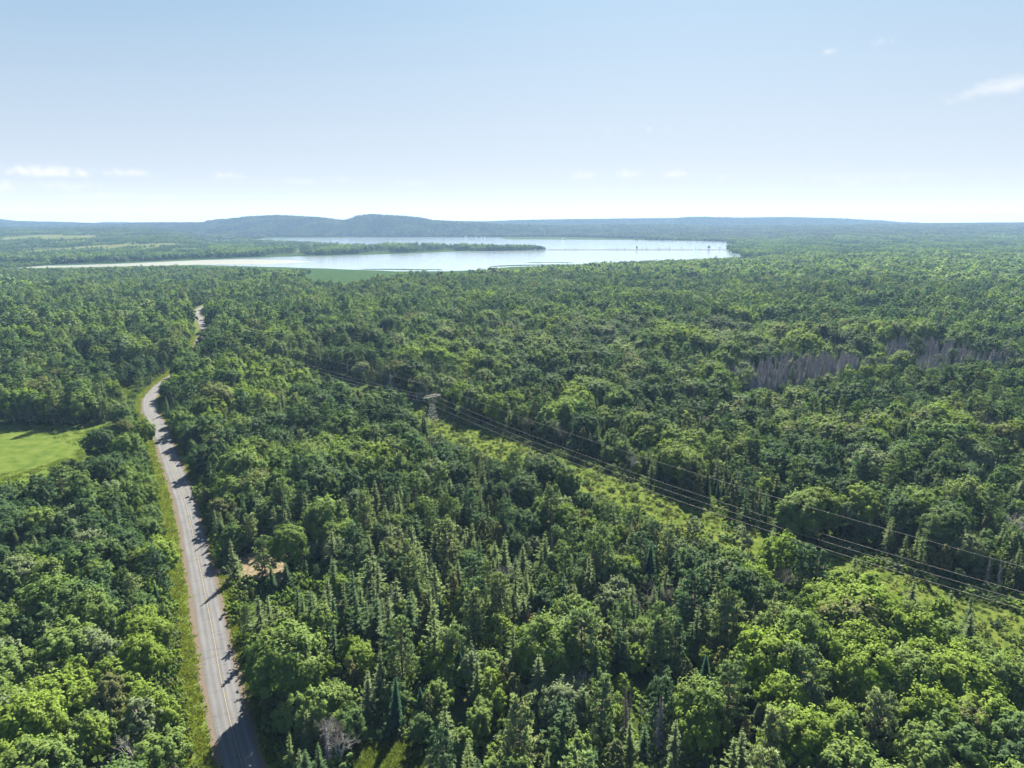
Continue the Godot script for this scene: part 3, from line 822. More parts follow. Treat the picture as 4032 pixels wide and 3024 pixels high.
func place_cell(x: float, d: float, s: float) -> void:
	if occupied.has(Vector2i(int(floor(x / 2.5)), int(floor(d / 2.5)))):
		return
	if blocked(x, d, 1.0):
		return
	var side := 1.0
	var perp := (Vector2(x, d) - TOWER).dot(LINE_SIDE)
	if d < 1000.0:
		side = road_side(x, d)[1]
	if d < 2000.0:
		var w := kind_weights(x, d, side, perp)
		var kind: String = KINDS[pick(w)]
		var ht := height_for(kind, x, d)
		var grow := lerpf(1.0, 1.32, smoothstep(230.0, 480.0, d)) * (1.0 - 0.55 * shore_near(x, d))
		ht *= grow
		if d < 520.0:
			var rl: float = road_side(x, d)[0]
			ht = minf(ht, lerpf(8.0 if side < 0.0 else 11.0, 20.0, smoothstep(8.0, 34.0, rl)) * rf(0.8, 1.15))
		if blocked(x, d, ht * (0.3 if kind == "broadleaf" or kind == "pine" else 0.16)):
			ht *= 0.45
			if blocked(x, d, ht * 0.3):
				return
		add_tree(kind, -1, x, d, ht, side, perp)
		var narrow := kind != "broadleaf" and kind != "pine"
		if d < 700.0 and (narrow or in_dead_stand(x, d) > 0.0):
			var x2 := x + rf(1.5, 3.5)
			var d2 := d + rf(-2.6, 2.6)
			if not blocked(x2, d2, 2.0):
				var k2 := kind if rng.randf() < 0.6 else "broadleaf" if in_dead_stand(x, d) <= 0.0 else "dead"
				add_tree(k2, -1, x2, d2, height_for(k2, x2, d2) * rf(0.55, 0.9), side, perp)
		return
	# far woods
	var h := land_h(x, d)
	if h < -5.5 and d > 4200.0:
		return
	var n := noise2.get_noise_2d(x * 0.45, d * 0.2) * 1.5 + rf(-0.16, 0.16)
	var dark := n > 0.22
	var t: Array = TONES.spruce[rng.randi() % 3] if dark else TONES.broadleaf[1 if n < -0.25 else 2 if n < 0.05 else 3]
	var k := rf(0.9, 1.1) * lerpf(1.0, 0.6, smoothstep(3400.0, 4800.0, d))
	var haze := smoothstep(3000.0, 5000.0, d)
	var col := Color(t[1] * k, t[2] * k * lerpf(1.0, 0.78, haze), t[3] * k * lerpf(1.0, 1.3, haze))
	var hh := rf(10.0, 19.0) * (1.0 - 0.55 * shore_near(x, d))
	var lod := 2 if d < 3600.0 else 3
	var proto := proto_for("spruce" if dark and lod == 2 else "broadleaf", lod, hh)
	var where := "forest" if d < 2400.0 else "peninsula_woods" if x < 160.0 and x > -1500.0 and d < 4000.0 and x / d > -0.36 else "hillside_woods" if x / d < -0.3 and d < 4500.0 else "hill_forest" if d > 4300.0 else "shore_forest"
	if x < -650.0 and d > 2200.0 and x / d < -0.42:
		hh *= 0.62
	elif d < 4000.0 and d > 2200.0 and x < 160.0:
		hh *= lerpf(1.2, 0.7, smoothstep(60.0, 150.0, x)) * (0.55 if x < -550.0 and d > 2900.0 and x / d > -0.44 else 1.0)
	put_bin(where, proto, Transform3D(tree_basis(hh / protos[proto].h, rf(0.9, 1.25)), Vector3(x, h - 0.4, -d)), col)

func add_tree(kind: String, tone: int, x: float, d: float, h: float, side: float, perp: float, proto := "") -> void:
	if tone < 0:
		tone = tone_for(kind, x, d, side)
	if proto == "" and d < 600.0:
		var along := (Vector2(x, d) - TOWER).dot(LINE_DIR)
		if perp < -10.0 and perp > -50.0 and ((along > 22.0 and along < 100.0) or (along > 132.0 and along < 215.0) or along > 268.0):
			h = minf(h, maxf(2.0, 0.5 * (-15.0 - perp) + 1.5))   # young growth along the near edge of the cut
		if in_dead_stand(x, d) <= 0.0 and (in_dead_stand(x, d + 22.0) > 0.0 or in_dead_stand(x, d + 42.0) > 0.0):
			h *= 0.6   # low growth in front of the bare stand
		for e in LOW:
			if Vector2((x - e[0]) / e[2], (d - e[1]) / e[3]).length() < 1.0:
				h *= 0.3
	if in_dead_stand(x, d) > 0.0 and kind == "dead":
		h = rf(12.0, 17.5)
		tone = 0
		if proto == "":
			proto = ["b_dead0", "b_dead1"][rng.randi() % 2]
	var eye := Vector3(x, h * 0.5 - 110.0, d).length()
	var lod := 0 if eye < 720.0 else 1 if eye < 1350.0 else 2
	if proto == "":
		proto = proto_for(kind, lod, h)
	var y := ground_h(x, d)
	var basis := tree_basis(h / protos[proto].h, rf(0.95, 1.25) if kind == "broadleaf" else rf(0.8, 1.35) if kind == "spruce" else rf(0.85, 1.2))
	var zc := d * 0.974 + 25.0
	var seen := absf(x) < zc * 0.721 + 2.0 and (d * 0.226 + (h - 110.0) * 0.974) / zc > -0.541
	if lod == 0 and seen:
		near.append({"kind": kind, "tone": tone, "x": x, "d": d, "h": h, "eye": eye, "t": Transform3D(basis, Vector3(x, y, -d)), "proto": proto, "side": side, "perp": perp})
	else:
		put_bin("forest", proto, Transform3D(basis, Vector3(x, y, -d)), tint_of(kind, tone))

const NOUN := {"broadleaf": "broadleaf tree", "spruce": "spruce", "fir": "fir", "cedar": "cedar", "pine": "pine", "dead": "dead tree"}
const NODE := {"broadleaf": "broadleaf_tree", "spruce": "spruce_tree", "fir": "fir_tree", "cedar": "cedar_tree", "pine": "pine_tree", "dead": "dead_tree"}
const LIMIT := {"broadleaf": 300, "spruce": 300, "fir": 130, "cedar": 130, "pine": 160, "dead": 110}

func zone(e: Dictionary) -> String:
	var x: float = e.x
	var d: float = e.d
	var rs := road_side(x, d)
	if rs[0] < 17.0:
		var edge := "left" if e.side < 0.0 else "right"
		var far := "nearest stretch" if d < 150.0 else "near stretch" if d < 190.0 else "middle stretch" if d < 240.0 else "far stretch" if d < 320.0 else "bend"
		return "on the %s verge of the road's %s" % [edge, far]
	if Vector2(x, d).distance_to(Vector2(-80, 213)) < 24.0:
		return "beside the sandy clearing"
	if Vector2(x, d).distance_to(Vector2(-25, 122)) < 28.0:
		return "beside the grassy glade at the bottom edge"
	if e.side < 0.0:
		if Vector2(x, d).distance_to(Vector2(-290, 330)) < 105.0:
			return "by the mown field"
		return ("in the bottom left corner wood" if x < -95.0 else "in the wood left of the road's start") if d < 150.0 else "in the left-hand wood, %s" % ["near part", "middle part", "upper part", "top part"][clampi(int((d - 150.0) / 55.0), 0, 3)]
	if absf(e.perp) < 34.0:
		var stretch := "lower right end" if d < 200.0 else "middle" if d < 300.0 else "tower end"
		return "at the power cut's %s edge, %s" % ["near" if e.perp < 0.0 else "far", stretch]
	if e.perp > 0.0:
		return "in the wood beyond the cables, %s" % ["right part", "middle part", "left part"][0 if x > 110.0 else 1 if x > 20.0 else 2]
	var row: String = ["bottom row", "lower part", "middle part", "upper part", "top part"][clampi(int((d - 112.0) / 40.0), 0, 4)]
	var col: String = "by the road" if x < -55.0 else "left of centre" if x < -15.0 else "at the centre" if x < 25.0 else "right of centre" if x < 70.0 else "at the far right"
	return "in roadside wood's %s, %s" % [row, col]

func build_near() -> void:
	near.sort_custom(func(p, q): return p.eye < q.eye)
	var used := {}
	var count := {}
	var things := []
	for e in near:
		var k: int = count.get(e.kind, 0)
		if k >= LIMIT[e.kind] or e.eye > 330.0:
			put_bin("forest", e.proto, e.t, tint_of(e.kind, e.tone))
			continue
		count[e.kind] = k + 1
		things.append(e)
	var labels := {}
	for e in things:
		var word: String = TONES[e.kind][e.tone][0]
		var size := "tall" if e.h > 13.0 else "small" if e.h < 8.0 else "slim" if e.proto.begins_with("aspen") or e.proto == "spruce2" or e.proto == "cedar1" else "wide" if e.proto in ["oak0", "maple1", "pine0"] else ""
		var noun: String = NOUN[e.kind]
		if e.kind == "dead":
			noun = "bare dead conifer" if e.proto.begins_with("gaunt") else "bare dead broadleaf"
		e.label = ("%s %s %s %s" % [size, word, noun, zone(e)]).strip_edges()
		labels[e.label] = labels.get(e.label, 0) + 1
	# trees that share these words are told apart by the tree that stands closest
	for e in things:
		if labels[e.label] < 2:
			continue
		var best := 1e9
		var who: Dictionary = {}
		for f in things:
			var l := Vector2(f.x - e.x, f.d - e.d).length()
			if f != e and l < best and (f.kind != e.kind or f.tone != e.tone):
				best = l
				who = f
		if best < 16.0:
			var dx: float = who.x - e.x
			var dd: float = who.d - e.d
			var rel := "left of" if dx > absf(dd) else "right of" if -dx > absf(dd) else "in front of" if dd > 0.0 else "behind"
			var more := "%s %s" % [rel, NOUN[who.kind] if who.kind != "broadleaf" else TONES.broadleaf[who.tone][0] + " tree"]
			if (e.label as String).replace("-", " ").split(" ").size() + more.replace("-", " ").split(" ").size() <= 16:
				e.label += ", " + more
			elif (e.label as String).replace("-", " ").split(" ").size() + 4 <= 16:
				e.label += ", %s %s" % [rel, "spruce" if who.kind == "spruce" else NOUN[who.kind].get_slice(" ", 0)]
	labels.clear()
	for e in things:
		labels[e.label] = labels.get(e.label, 0) + 1
	for e in things:
		if labels[e.label] < 2 or (e.label as String).replace("-", " ").split(" ").size() > 13:
			continue
		var near2 := []
		for f in things:
			if f != e and Vector2(f.x - e.x, f.d - e.d).length() < 18.0:
				near2.append([Vector2(f.x - e.x, f.d - e.d).length(), f])
		near2.sort_custom(func(p, q): return p[0] < q[0])
		var rng2 := near2.size()
		if rng2 > 2:
			e.label += ", near %s %s" % ["tall" if near2[rng2 / 2][1].h > 13.0 else "low" if near2[rng2 / 2][1].h < 8.0 else "middling", (NOUN[near2[rng2 / 2][1].kind] as String).get_slice(" ", 0)]
	for e in things:
		var p: Dictionary = protos[e.proto]
		var o := Node3D.new()
		o.name = numbered(NODE[e.kind], used)
		add_child(o)
		o.transform = e.t
		var group := {"broadleaf": "broadleaf trees of the near wood", "spruce": "spruces of the near wood", "fir": "pointed dark firs of the near wood", "cedar": "cedars of the near wood", "pine": "pines of the near wood", "dead": "dead grey trees of the near wood"}
		tag(o, e.label, NODE[e.kind].replace("_", " "), group[e.kind])
		if p.trunk:
			obj("trunk", p.trunk, p.bark, o)
		obj("branches" if e.kind == "dead" else "crown", p.crown, tone_mat(e.kind, e.tone), o)

func build_bins() -> void:
	var roots := {}
	var names := {"broadleaf": "broadleaf_trees", "spruce": "spruce_trees", "fir": "fir_trees", "cedar": "cedar_trees", "pine": "pine_trees", "dead": "dead_trees", "shrub": "shrubs", "grass": "grass"}
	var label := {"forest": "dense mixed forest reaching from the road to the lake", "peninsula_woods": "trees along the peninsula in the middle of the lake", "hillside_woods": "woods between the fields on the hillside left of the lake", "hill_forest": "hazy blue forest covering the hills behind the lake", "shore_forest": "wide flat forest right of and behind the lake", "undergrowth": "low bushes and saplings under and beside the trees"}
	for key in bins:
		var where: String = key.get_slice("/", 0)
		var proto: String = key.get_slice("/", 1)
		if not roots.has(where):
			var r := Node3D.new()
			r.name = where
			add_child(r)
			r.set_meta("kind", "stuff")
			tag(r, label[where], "undergrowth" if where == "undergrowth" else "forest")
			roots[where] = r
		var mm := MultiMesh.new()
		mm.transform_format = MultiMesh.TRANSFORM_3D
		mm.use_colors = true
		mm.mesh = protos[proto].both
		var ts: Array = bins[key][0]
		var cs: PackedColorArray = bins[key][1]
		mm.instance_count = ts.size()
		for k in ts.size():
			mm.set_instance_transform(k, ts[k])
			mm.set_instance_color(k, cs[k])
		var mi := MultiMeshInstance3D.new()
		mi.name = names[protos[proto].kind]
		mi.multimesh = mm
		mi.set_meta("kind", "stuff")
		roots[where].add_child(mi, true)

# ------------------------------------------------------------------ the setting
func build_ground() -> void:
	var b := Buf.new()
	var rings := [0.0, 20.0, 40.0]
	var r := 60.0
	while r < 8900.0:
		rings.append(r)
		r += maxf(9.0, r * 0.035)
	rings.append(9400.0)
	var cols := 260
	var angs := []
	for k in cols + 1:
		angs.append(lerpf(-0.95, 0.95, float(k) / cols))
	for k in range(1, 24):
		angs.append(0.95 + (TAU - 1.9) * k / 24.0)
	var n := angs.size()
	for ri in rings.size():
		for a in angs:
			var x: float = rings[ri] * sin(a)
			var d: float = rings[ri] * cos(a)
			var h := ground_h(x, d) if d > 40.0 else 0.0
			b.v.append(Vector3(x, h, -d))
			b.c.append(Color.WHITE)
	for ri in rings.size() - 1:
		for k in n:
			var k2 := (k + 1) % n
			b.i.append_array(PackedInt32Array([ri * n + k, (ri + 1) * n + k, (ri + 1) * n + k2, ri * n + k, (ri + 1) * n + k2, ri * n + k2]))
	b.n = smooth_normals(b)
	struct("ground", b, M.floor)
	for w in 4:
		var hb := Buf.new()
		var lim: Array = [[-0.60, 0.19, 4350.0, 7300.0], [-0.20, 0.75, 6500.0, 9800.0], [-1.4, -0.42, 4700.0, 8100.0], [-0.8, -0.42, 7300.0, 10100.0]][w]
		var nx := 110
		var nd := 40
		for j in nd + 1:
			var d := lerpf(lim[2], lim[3], float(j) / nd)
			for k in nx + 1:
				var x := lerpf(lim[0], lim[1], float(k) / nx) * d
				hb.v.append(Vector3(x, hill_h(w, x, d), -d))
				hb.c.append(Color.WHITE)
		for j in nd:
			for k in nx:
				var q := j * (nx + 1) + k
				hb.i.append_array(PackedInt32Array([q, q + nx + 1, q + nx + 2, q, q + nx + 2, q + 1]))
		hb.n = smooth_normals(hb)
		var o := struct("hill" if w == 0 else "hill_%03d" % w, hb, M.floor, ["long wooded hill rising behind the lake", "far pale blue ridge on the horizon right of the hill", "wooded rise on the horizon at the left", "farthest pale ridge at the upper left"][w])

func smooth_normals(b: Buf) -> PackedVector3Array:
	var n := PackedVector3Array()
	n.resize(b.v.size())
	for t in range(0, b.i.size(), 3):
		var p := b.v[b.i[t]]
		var f := (b.v[b.i[t + 2]] - p).cross(b.v[b.i[t + 1]] - p)
		for j in 3:
			n[b.i[t + j]] += f
	for k in n.size():
		n[k] = n[k].normalized() if n[k].length_squared() > 0.0 else Vector3.UP
	return n

func sheet(called: String, poly: Array, y: float, mat: Material, label := "", ragged := 0.0, kind := "structure") -> MeshInstance3D:
	var pts := PackedVector2Array()
	for k in poly.size():
		var p: Vector2 = poly[k]
		var q: Vector2 = poly[(k + 1) % poly.size()]
		var m := maxi(1, int(p.distance_to(q) / maxf(ragged * 3.0, 2.0))) if ragged > 0.0 else 1
		for j in m:
			var s := p.lerp(q, float(j) / m)
			if ragged > 0.0:
				s += Vector2(noise2.get_noise_2d(s.x * 9.0 / ragged, s.y * 9.0 / ragged), noise2.get_noise_2d(s.y * 9.0 / ragged + 50.0, s.x * 9.0 / ragged)) * ragged
			pts.append(s)
	var idx := Geometry2D.triangulate_polygon(pts)
	var b := Buf.new()
	for p in pts:
		b.v.append(Vector3(p.x, y, -p.y))
		b.n.append(Vector3.UP)
		b.c.append(Color.WHITE)
	for t in range(0, idx.size(), 3):
		var p0 := pts[idx[t]]; var p1 := pts[idx[t + 1]]; var p2 := pts[idx[t + 2]]
		var flip := (p1 - p0).cross(p2 - p0) > 0.0
		b.i.append_array(PackedInt32Array([idx[t], idx[t + 2], idx[t + 1]] if flip else [idx[t], idx[t + 1], idx[t + 2]]))
	var o := obj(called, b.mesh(), mat)
	o.set_meta("kind", kind)
	if label:
		o.set_meta("label", label)
	return o

func road_points() -> Array:
	var c := Curve2D.new()
	for k in ROAD.size():
		var t: Vector2 = (ROAD[mini(k + 1, ROAD.size() - 1)] - ROAD[maxi(k - 1, 0)]) * 0.16
		c.add_point(ROAD[k], -t, t)
	var out := []
	var l := c.get_baked_length()
	var s := 0.0
	while s < l:
		out.append(c.sample_baked(s, true))
		s += 2.5
	return out

func strip(pts: Array, lo: float, hi: float, y: float, jag_lo := 0.0, jag_hi := 0.0, tile := 8.0) -> Buf:
	var b := Buf.new()
	var run := 0.0
	for k in pts.size():
		var p: Vector2 = pts[k]
		var t: Vector2 = (pts[mini(k + 1, pts.size() - 1)] - pts[maxi(k - 1, 0)]).normalized()
		var r := Vector2(t.y, -t.x)
		if k > 0:
			run += p.distance_to(pts[k - 1])
		var l := lo + jag_lo * noise2.get_noise_2d(run * 3.0, 7.0 + lo)
		var h := hi + jag_hi * noise2.get_noise_2d(run * 3.0, 70.0 + hi)
		for e in [[l, 0.0], [h, 1.0]]:
			var q: Vector2 = p + r * e[0]
			b.v.append(Vector3(q.x, y, -q.y))
			b.n.append(Vector3.UP)
			b.c.append(Color.WHITE)
			b.uv.append(Vector2(e[1], run / tile))
	for k in pts.size() - 1:
		b.i.append_array(PackedInt32Array([k * 2, k * 2 + 2, k * 2 + 3, k * 2, k * 2 + 3, k * 2 + 1]))
	return b

func build_road() -> void:
	var pts := road_points()
	struct("grass_verge", strip(pts, -10.2, 8.0, 0.05, 2.5, 2.0), M.verge)
	struct("gravel_shoulder", strip(pts, -4.9, 4.6, 0.09, 0.7, 0.9), M.gravel)
	# asphalt: lengthwise wear computed as a texture
	var im := Image.create(96, 1024, false, Image.FORMAT_RGB8)
	var f := FastNoiseLite.new()
	f.seed = 5
	f.frequency = 0.03
	for yy in 1024:
		for xx in 96:
			var u := (xx + 0.5) / 96.0
			var lane := absf(fposmod(u * 2.0, 1.0) - 0.5) * 2.0
			var wear := exp(-pow((lane - 0.45) / 0.2, 2.0)) * 0.014
			var g := 0.070 + wear * 1.4 + f.get_noise_2d(xx * 0.6, yy * 0.12) * 0.016 + f.get_noise_2d(xx * 4.0, yy * 4.0) * 0.012 - maxf(0.0, f.get_noise_2d(xx * 0.25 + 300.0, yy * 0.9) - 0.25) * 0.06 - 0.012 * exp(-pow((u - 0.5) / 0.03, 2.0))
			im.set_pixel(xx, yy, Color(g * 0.97, g * 1.03, g * 1.2).linear_to_srgb())
	var m := StandardMaterial3D.new()
	m.albedo_texture = ImageTexture.create_from_image(im)
	m.roughness = 0.85
	m.metallic_specular = 0.3
	struct("road", strip(pts, -3.35, 3.35, 0.13, 0.06, 0.12, 60.0), m, "grey two-lane asphalt road with one thin yellow line")
	struct("centre_line", strip(pts, 0.0, 0.11, 0.134), M.line_paint, "thin yellow line along the middle of the road")
	sheet("driveway", [Vector2(-99.5, 206), Vector2(-98, 211.5), Vector2(-93, 213), Vector2(-88, 211), Vector2(-88, 206), Vector2(-92, 206)], 0.105, M.gravel, "short gravel driveway from the road to the sandy clearing", 0.6)
	sheet("sandy_clearing", SAND, 0.06, M.sand, "bare pinkish sand clearing right of the road", 2.6)

func build_lines() -> void:
	# lattice tower: square splayed body, waist, two flaring arms, a straight beam and two peaks
	var t := Node3D.new()
	t.name = "power_pylon"
	add_child(t)
	t.position = Vector3(TOWER.x, 0, -TOWER.y)
	t.rotation.y = atan2(LINE_SIDE.y, LINE_SIDE.x)
	tag(t, "grey steel lattice pylon standing in the grassy power-line cut", "pylon")
	var steel: Material = M.steel
	var lv := [[0.0, 2.9], [2.6, 2.45], [5.0, 2.05], [7.2, 1.7], [9.2, 1.35], [11.0, 1.0]]
	var body := [Buf.new(), Buf.new(), Buf.new(), Buf.new()]
	var brace := Buf.new()
	for k in lv.size() - 1:
		var y0: float = lv[k][0]; var y1: float = lv[k + 1][0]
		var w0: float = lv[k][1]; var w1: float = lv[k + 1][1]
		var cs := [Vector2(-1, -1), Vector2(1, -1), Vector2(1, 1), Vector2(-1, 1)]
		for j in 4:
			var p: Vector2 = cs[j]
			var q: Vector2 = cs[(j + 1) % 4]
			(body[j] as Buf).tube([Vector3(p.x * w0, y0, p.y * w0), Vector3(p.x * w1, y1, p.y * w1)], [0.10, 0.09], 4)
			brace.tube([Vector3(p.x * w1, y1, p.y * w1), Vector3(q.x * w1, y1, q.y * w1)], [0.055, 0.055], 4)
			brace.tube([Vector3(p.x * w0, y0, p.y * w0), Vector3(q.x * w1, y1, q.y * w1)], [0.04, 0.04], 4)
			brace.tube([Vector3(q.x * w0, y0, q.y * w0), Vector3(p.x * w1, y1, p.y * w1)], [0.04, 0.04], 4)
	for j in 4:
		obj("leg", (body[j] as Buf).mesh(), steel, t)
	obj("bracing", brace.mesh(), steel, t)
	var arms := Buf.new()
	for s in [-1.0, 1.0]:
		for z in [-1.0, 1.0]:
			arms.tube([Vector3(s * 1.0, 11.0, z), Vector3(s * 3.4, 15.5, z * 0.6)], [0.085, 0.08], 4)
			arms.tube([Vector3(-s * 0.2, 11.0, z), Vector3(s * 2.2, 15.5, z * 0.6)], [0.08, 0.08], 4)
			for k in 3:
				var f := (k + 1) / 4.0
				arms.tube([Vector3(s * lerpf(1.0, 3.4, f), lerpf(11.0, 15.5, f), z * lerpf(1.0, 0.6, f)), Vector3(s * lerpf(-0.2, 2.2, minf(f + 0.18, 1.0)), lerpf(11.0, 15.5, minf(f + 0.18, 1.0)), z * 0.8)], [0.06, 0.06], 3)
			arms.tube([Vector3(s * 3.4, 16.6, z * 0.6), Vector3(s * 3.9, 20.6, 0)], [0.08, 0.06], 4)
			arms.tube([Vector3(s * 2.2, 16.6, z * 0.6), Vector3(s * 3.9, 20.6, 0)], [0.07, 0.05], 4)
	obj("upper_arms", arms.mesh(), steel, t)
	var beam := Buf.new()
	for z in [-0.6, 0.6]:
		beam.tube([Vector3(-5.6, 15.6, z * 0.3), Vector3(-3.0, 15.5, z), Vector3(3.0, 15.5, z), Vector3(5.6, 15.6, z * 0.3)], [0.065, 0.07, 0.07, 0.065], 4)
		beam.tube([Vector3(-5.6, 15.8, z * 0.3), Vector3(-3.0, 16.6, z), Vector3(3.0, 16.6, z), Vector3(5.6, 15.8, z * 0.3)], [0.06, 0.065, 0.065, 0.06], 4)
		for k in 11:
			var xx := -5.0 + k
			beam.tube([Vector3(xx, 15.5, z), Vector3(xx + 0.5, 16.4, z), Vector3(xx + 1.0, 15.5, z)], [0.045, 0.045, 0.045], 3)
	obj("crossarm", beam.mesh(), steel, t)
	for k in 3:
		var ins := Buf.new()
		var xx := -5.4 + 5.4 * k
		var pts := []
		var rad := []
		for j in 17:
			pts.append(Vector3(xx, 15.5 - j * 0.1, 0))
			rad.append(0.15 if j % 2 == 1 else 0.06)
		ins.tube(pts, rad, 6)
		obj("insulator", ins.mesh(), M.porcelain, t)
	# the cables: they hang through the pylon and run on past both sides of the picture
	for k in 4:
		var off := -5.4 + 5.4 * k if k < 3 else 3.9
		var top := 13.85 if k < 3 else 20.6
		var sag := 6.5 if k < 3 else 4.5
		var w := Buf.new()
		var here := TOWER + LINE_SIDE * off
		var right := here + LINE_DIR * 330.0
		var left := here + Vector2(-0.66, 0.751) * 420.0
		var pts := []
		var rad := []
		for j in 41:
			var f := j / 40.0
			var p: Vector2 = left.lerp(here, f)
			pts.append(Vector3(p.x, lerpf(top + 3.0, top, f) - 4.0 * sag * 1.2 * f * (1.0 - f), -p.y))
			rad.append(0.036)
		for j in range(1, 61):
			var f := j / 60.0
			var p: Vector2 = here.lerp(right, f)
			pts.append(Vector3(p.x, top - 4.0 * sag * f * (1.0 - f), -p.y))
			rad.append(0.036 if k < 3 else 0.032)
		w.tube(pts, rad, 5)
		var o := obj("power_cable" if k == 0 else "power_cable_%03d" % k, w.mesh(), M.cable)
		tag(o, ["lowest power cable, hung from the pylon's near left arm end", "middle power cable, hung below the pylon's waist", "power cable hung from the pylon's far right arm end", "topmost thin ground wire running over the pylon's right peak"][k], "power cable", "cables of the power line")

func house(called: String, label: String, x: float, d: float, w: float, l: float, hgt: float, turn: float, wall: Material, roof: Material) -> Node3D:
	var o := Node3D.new()
	o.name = called
	add_child(o, true)
	o.position = at(x, d)
	o.rotation.y = turn
	o.scale = Vector3.ONE * 0.75
	tag(o, label, "house", "small far houses")
	var b := Buf.new()
	b.box(Vector3(-w / 2, -1, -l / 2), Vector3(w / 2, hgt, l / 2))
	var g := hgt + w * 0.38
	for s in [-1.0, 1.0]:
		var z: float = s * (l / 2)
		b.tri(Vector3(-w / 2, hgt, z), Vector3(0, g, z), Vector3(w / 2, hgt, z), Color.WHITE, Vector3(0, 0, s))
	obj("wall", b.mesh(), wall, o)
	var r := Buf.new()
	for s in [-1.0, 1.0]:
		var e := Vector3(s * (w / 2 + 0.5), hgt - 0.3, 0)
		var z := Vector3(0, 0, l / 2 + 0.5)
		var top := Vector3(0, g + 0.25, 0)
		if s > 0:
			r.quad(e - z, top - z, top + z, e + z)
		else:
			r.quad(e + z, top + z, top - z, e - z)
		r.quad(e - z - Vector3(0, 0.3, 0), e + z - Vector3(0, 0.3, 0), top + z - Vector3(0, 0.3, 0), top - z - Vector3(0, 0.3, 0))
	obj("roof", r.mesh(), roof, o)
	for s in [-1.0, 1.0]:
		var wb := Buf.new()
		wb.box(Vector3(s * w * 0.22 - 0.6, 1.0, l / 2 + 0.02), Vector3(s * w * 0.22 + 0.6, 2.2, l / 2 + 0.08))
		obj("window", wb.mesh(), M.pane, o)
	return o

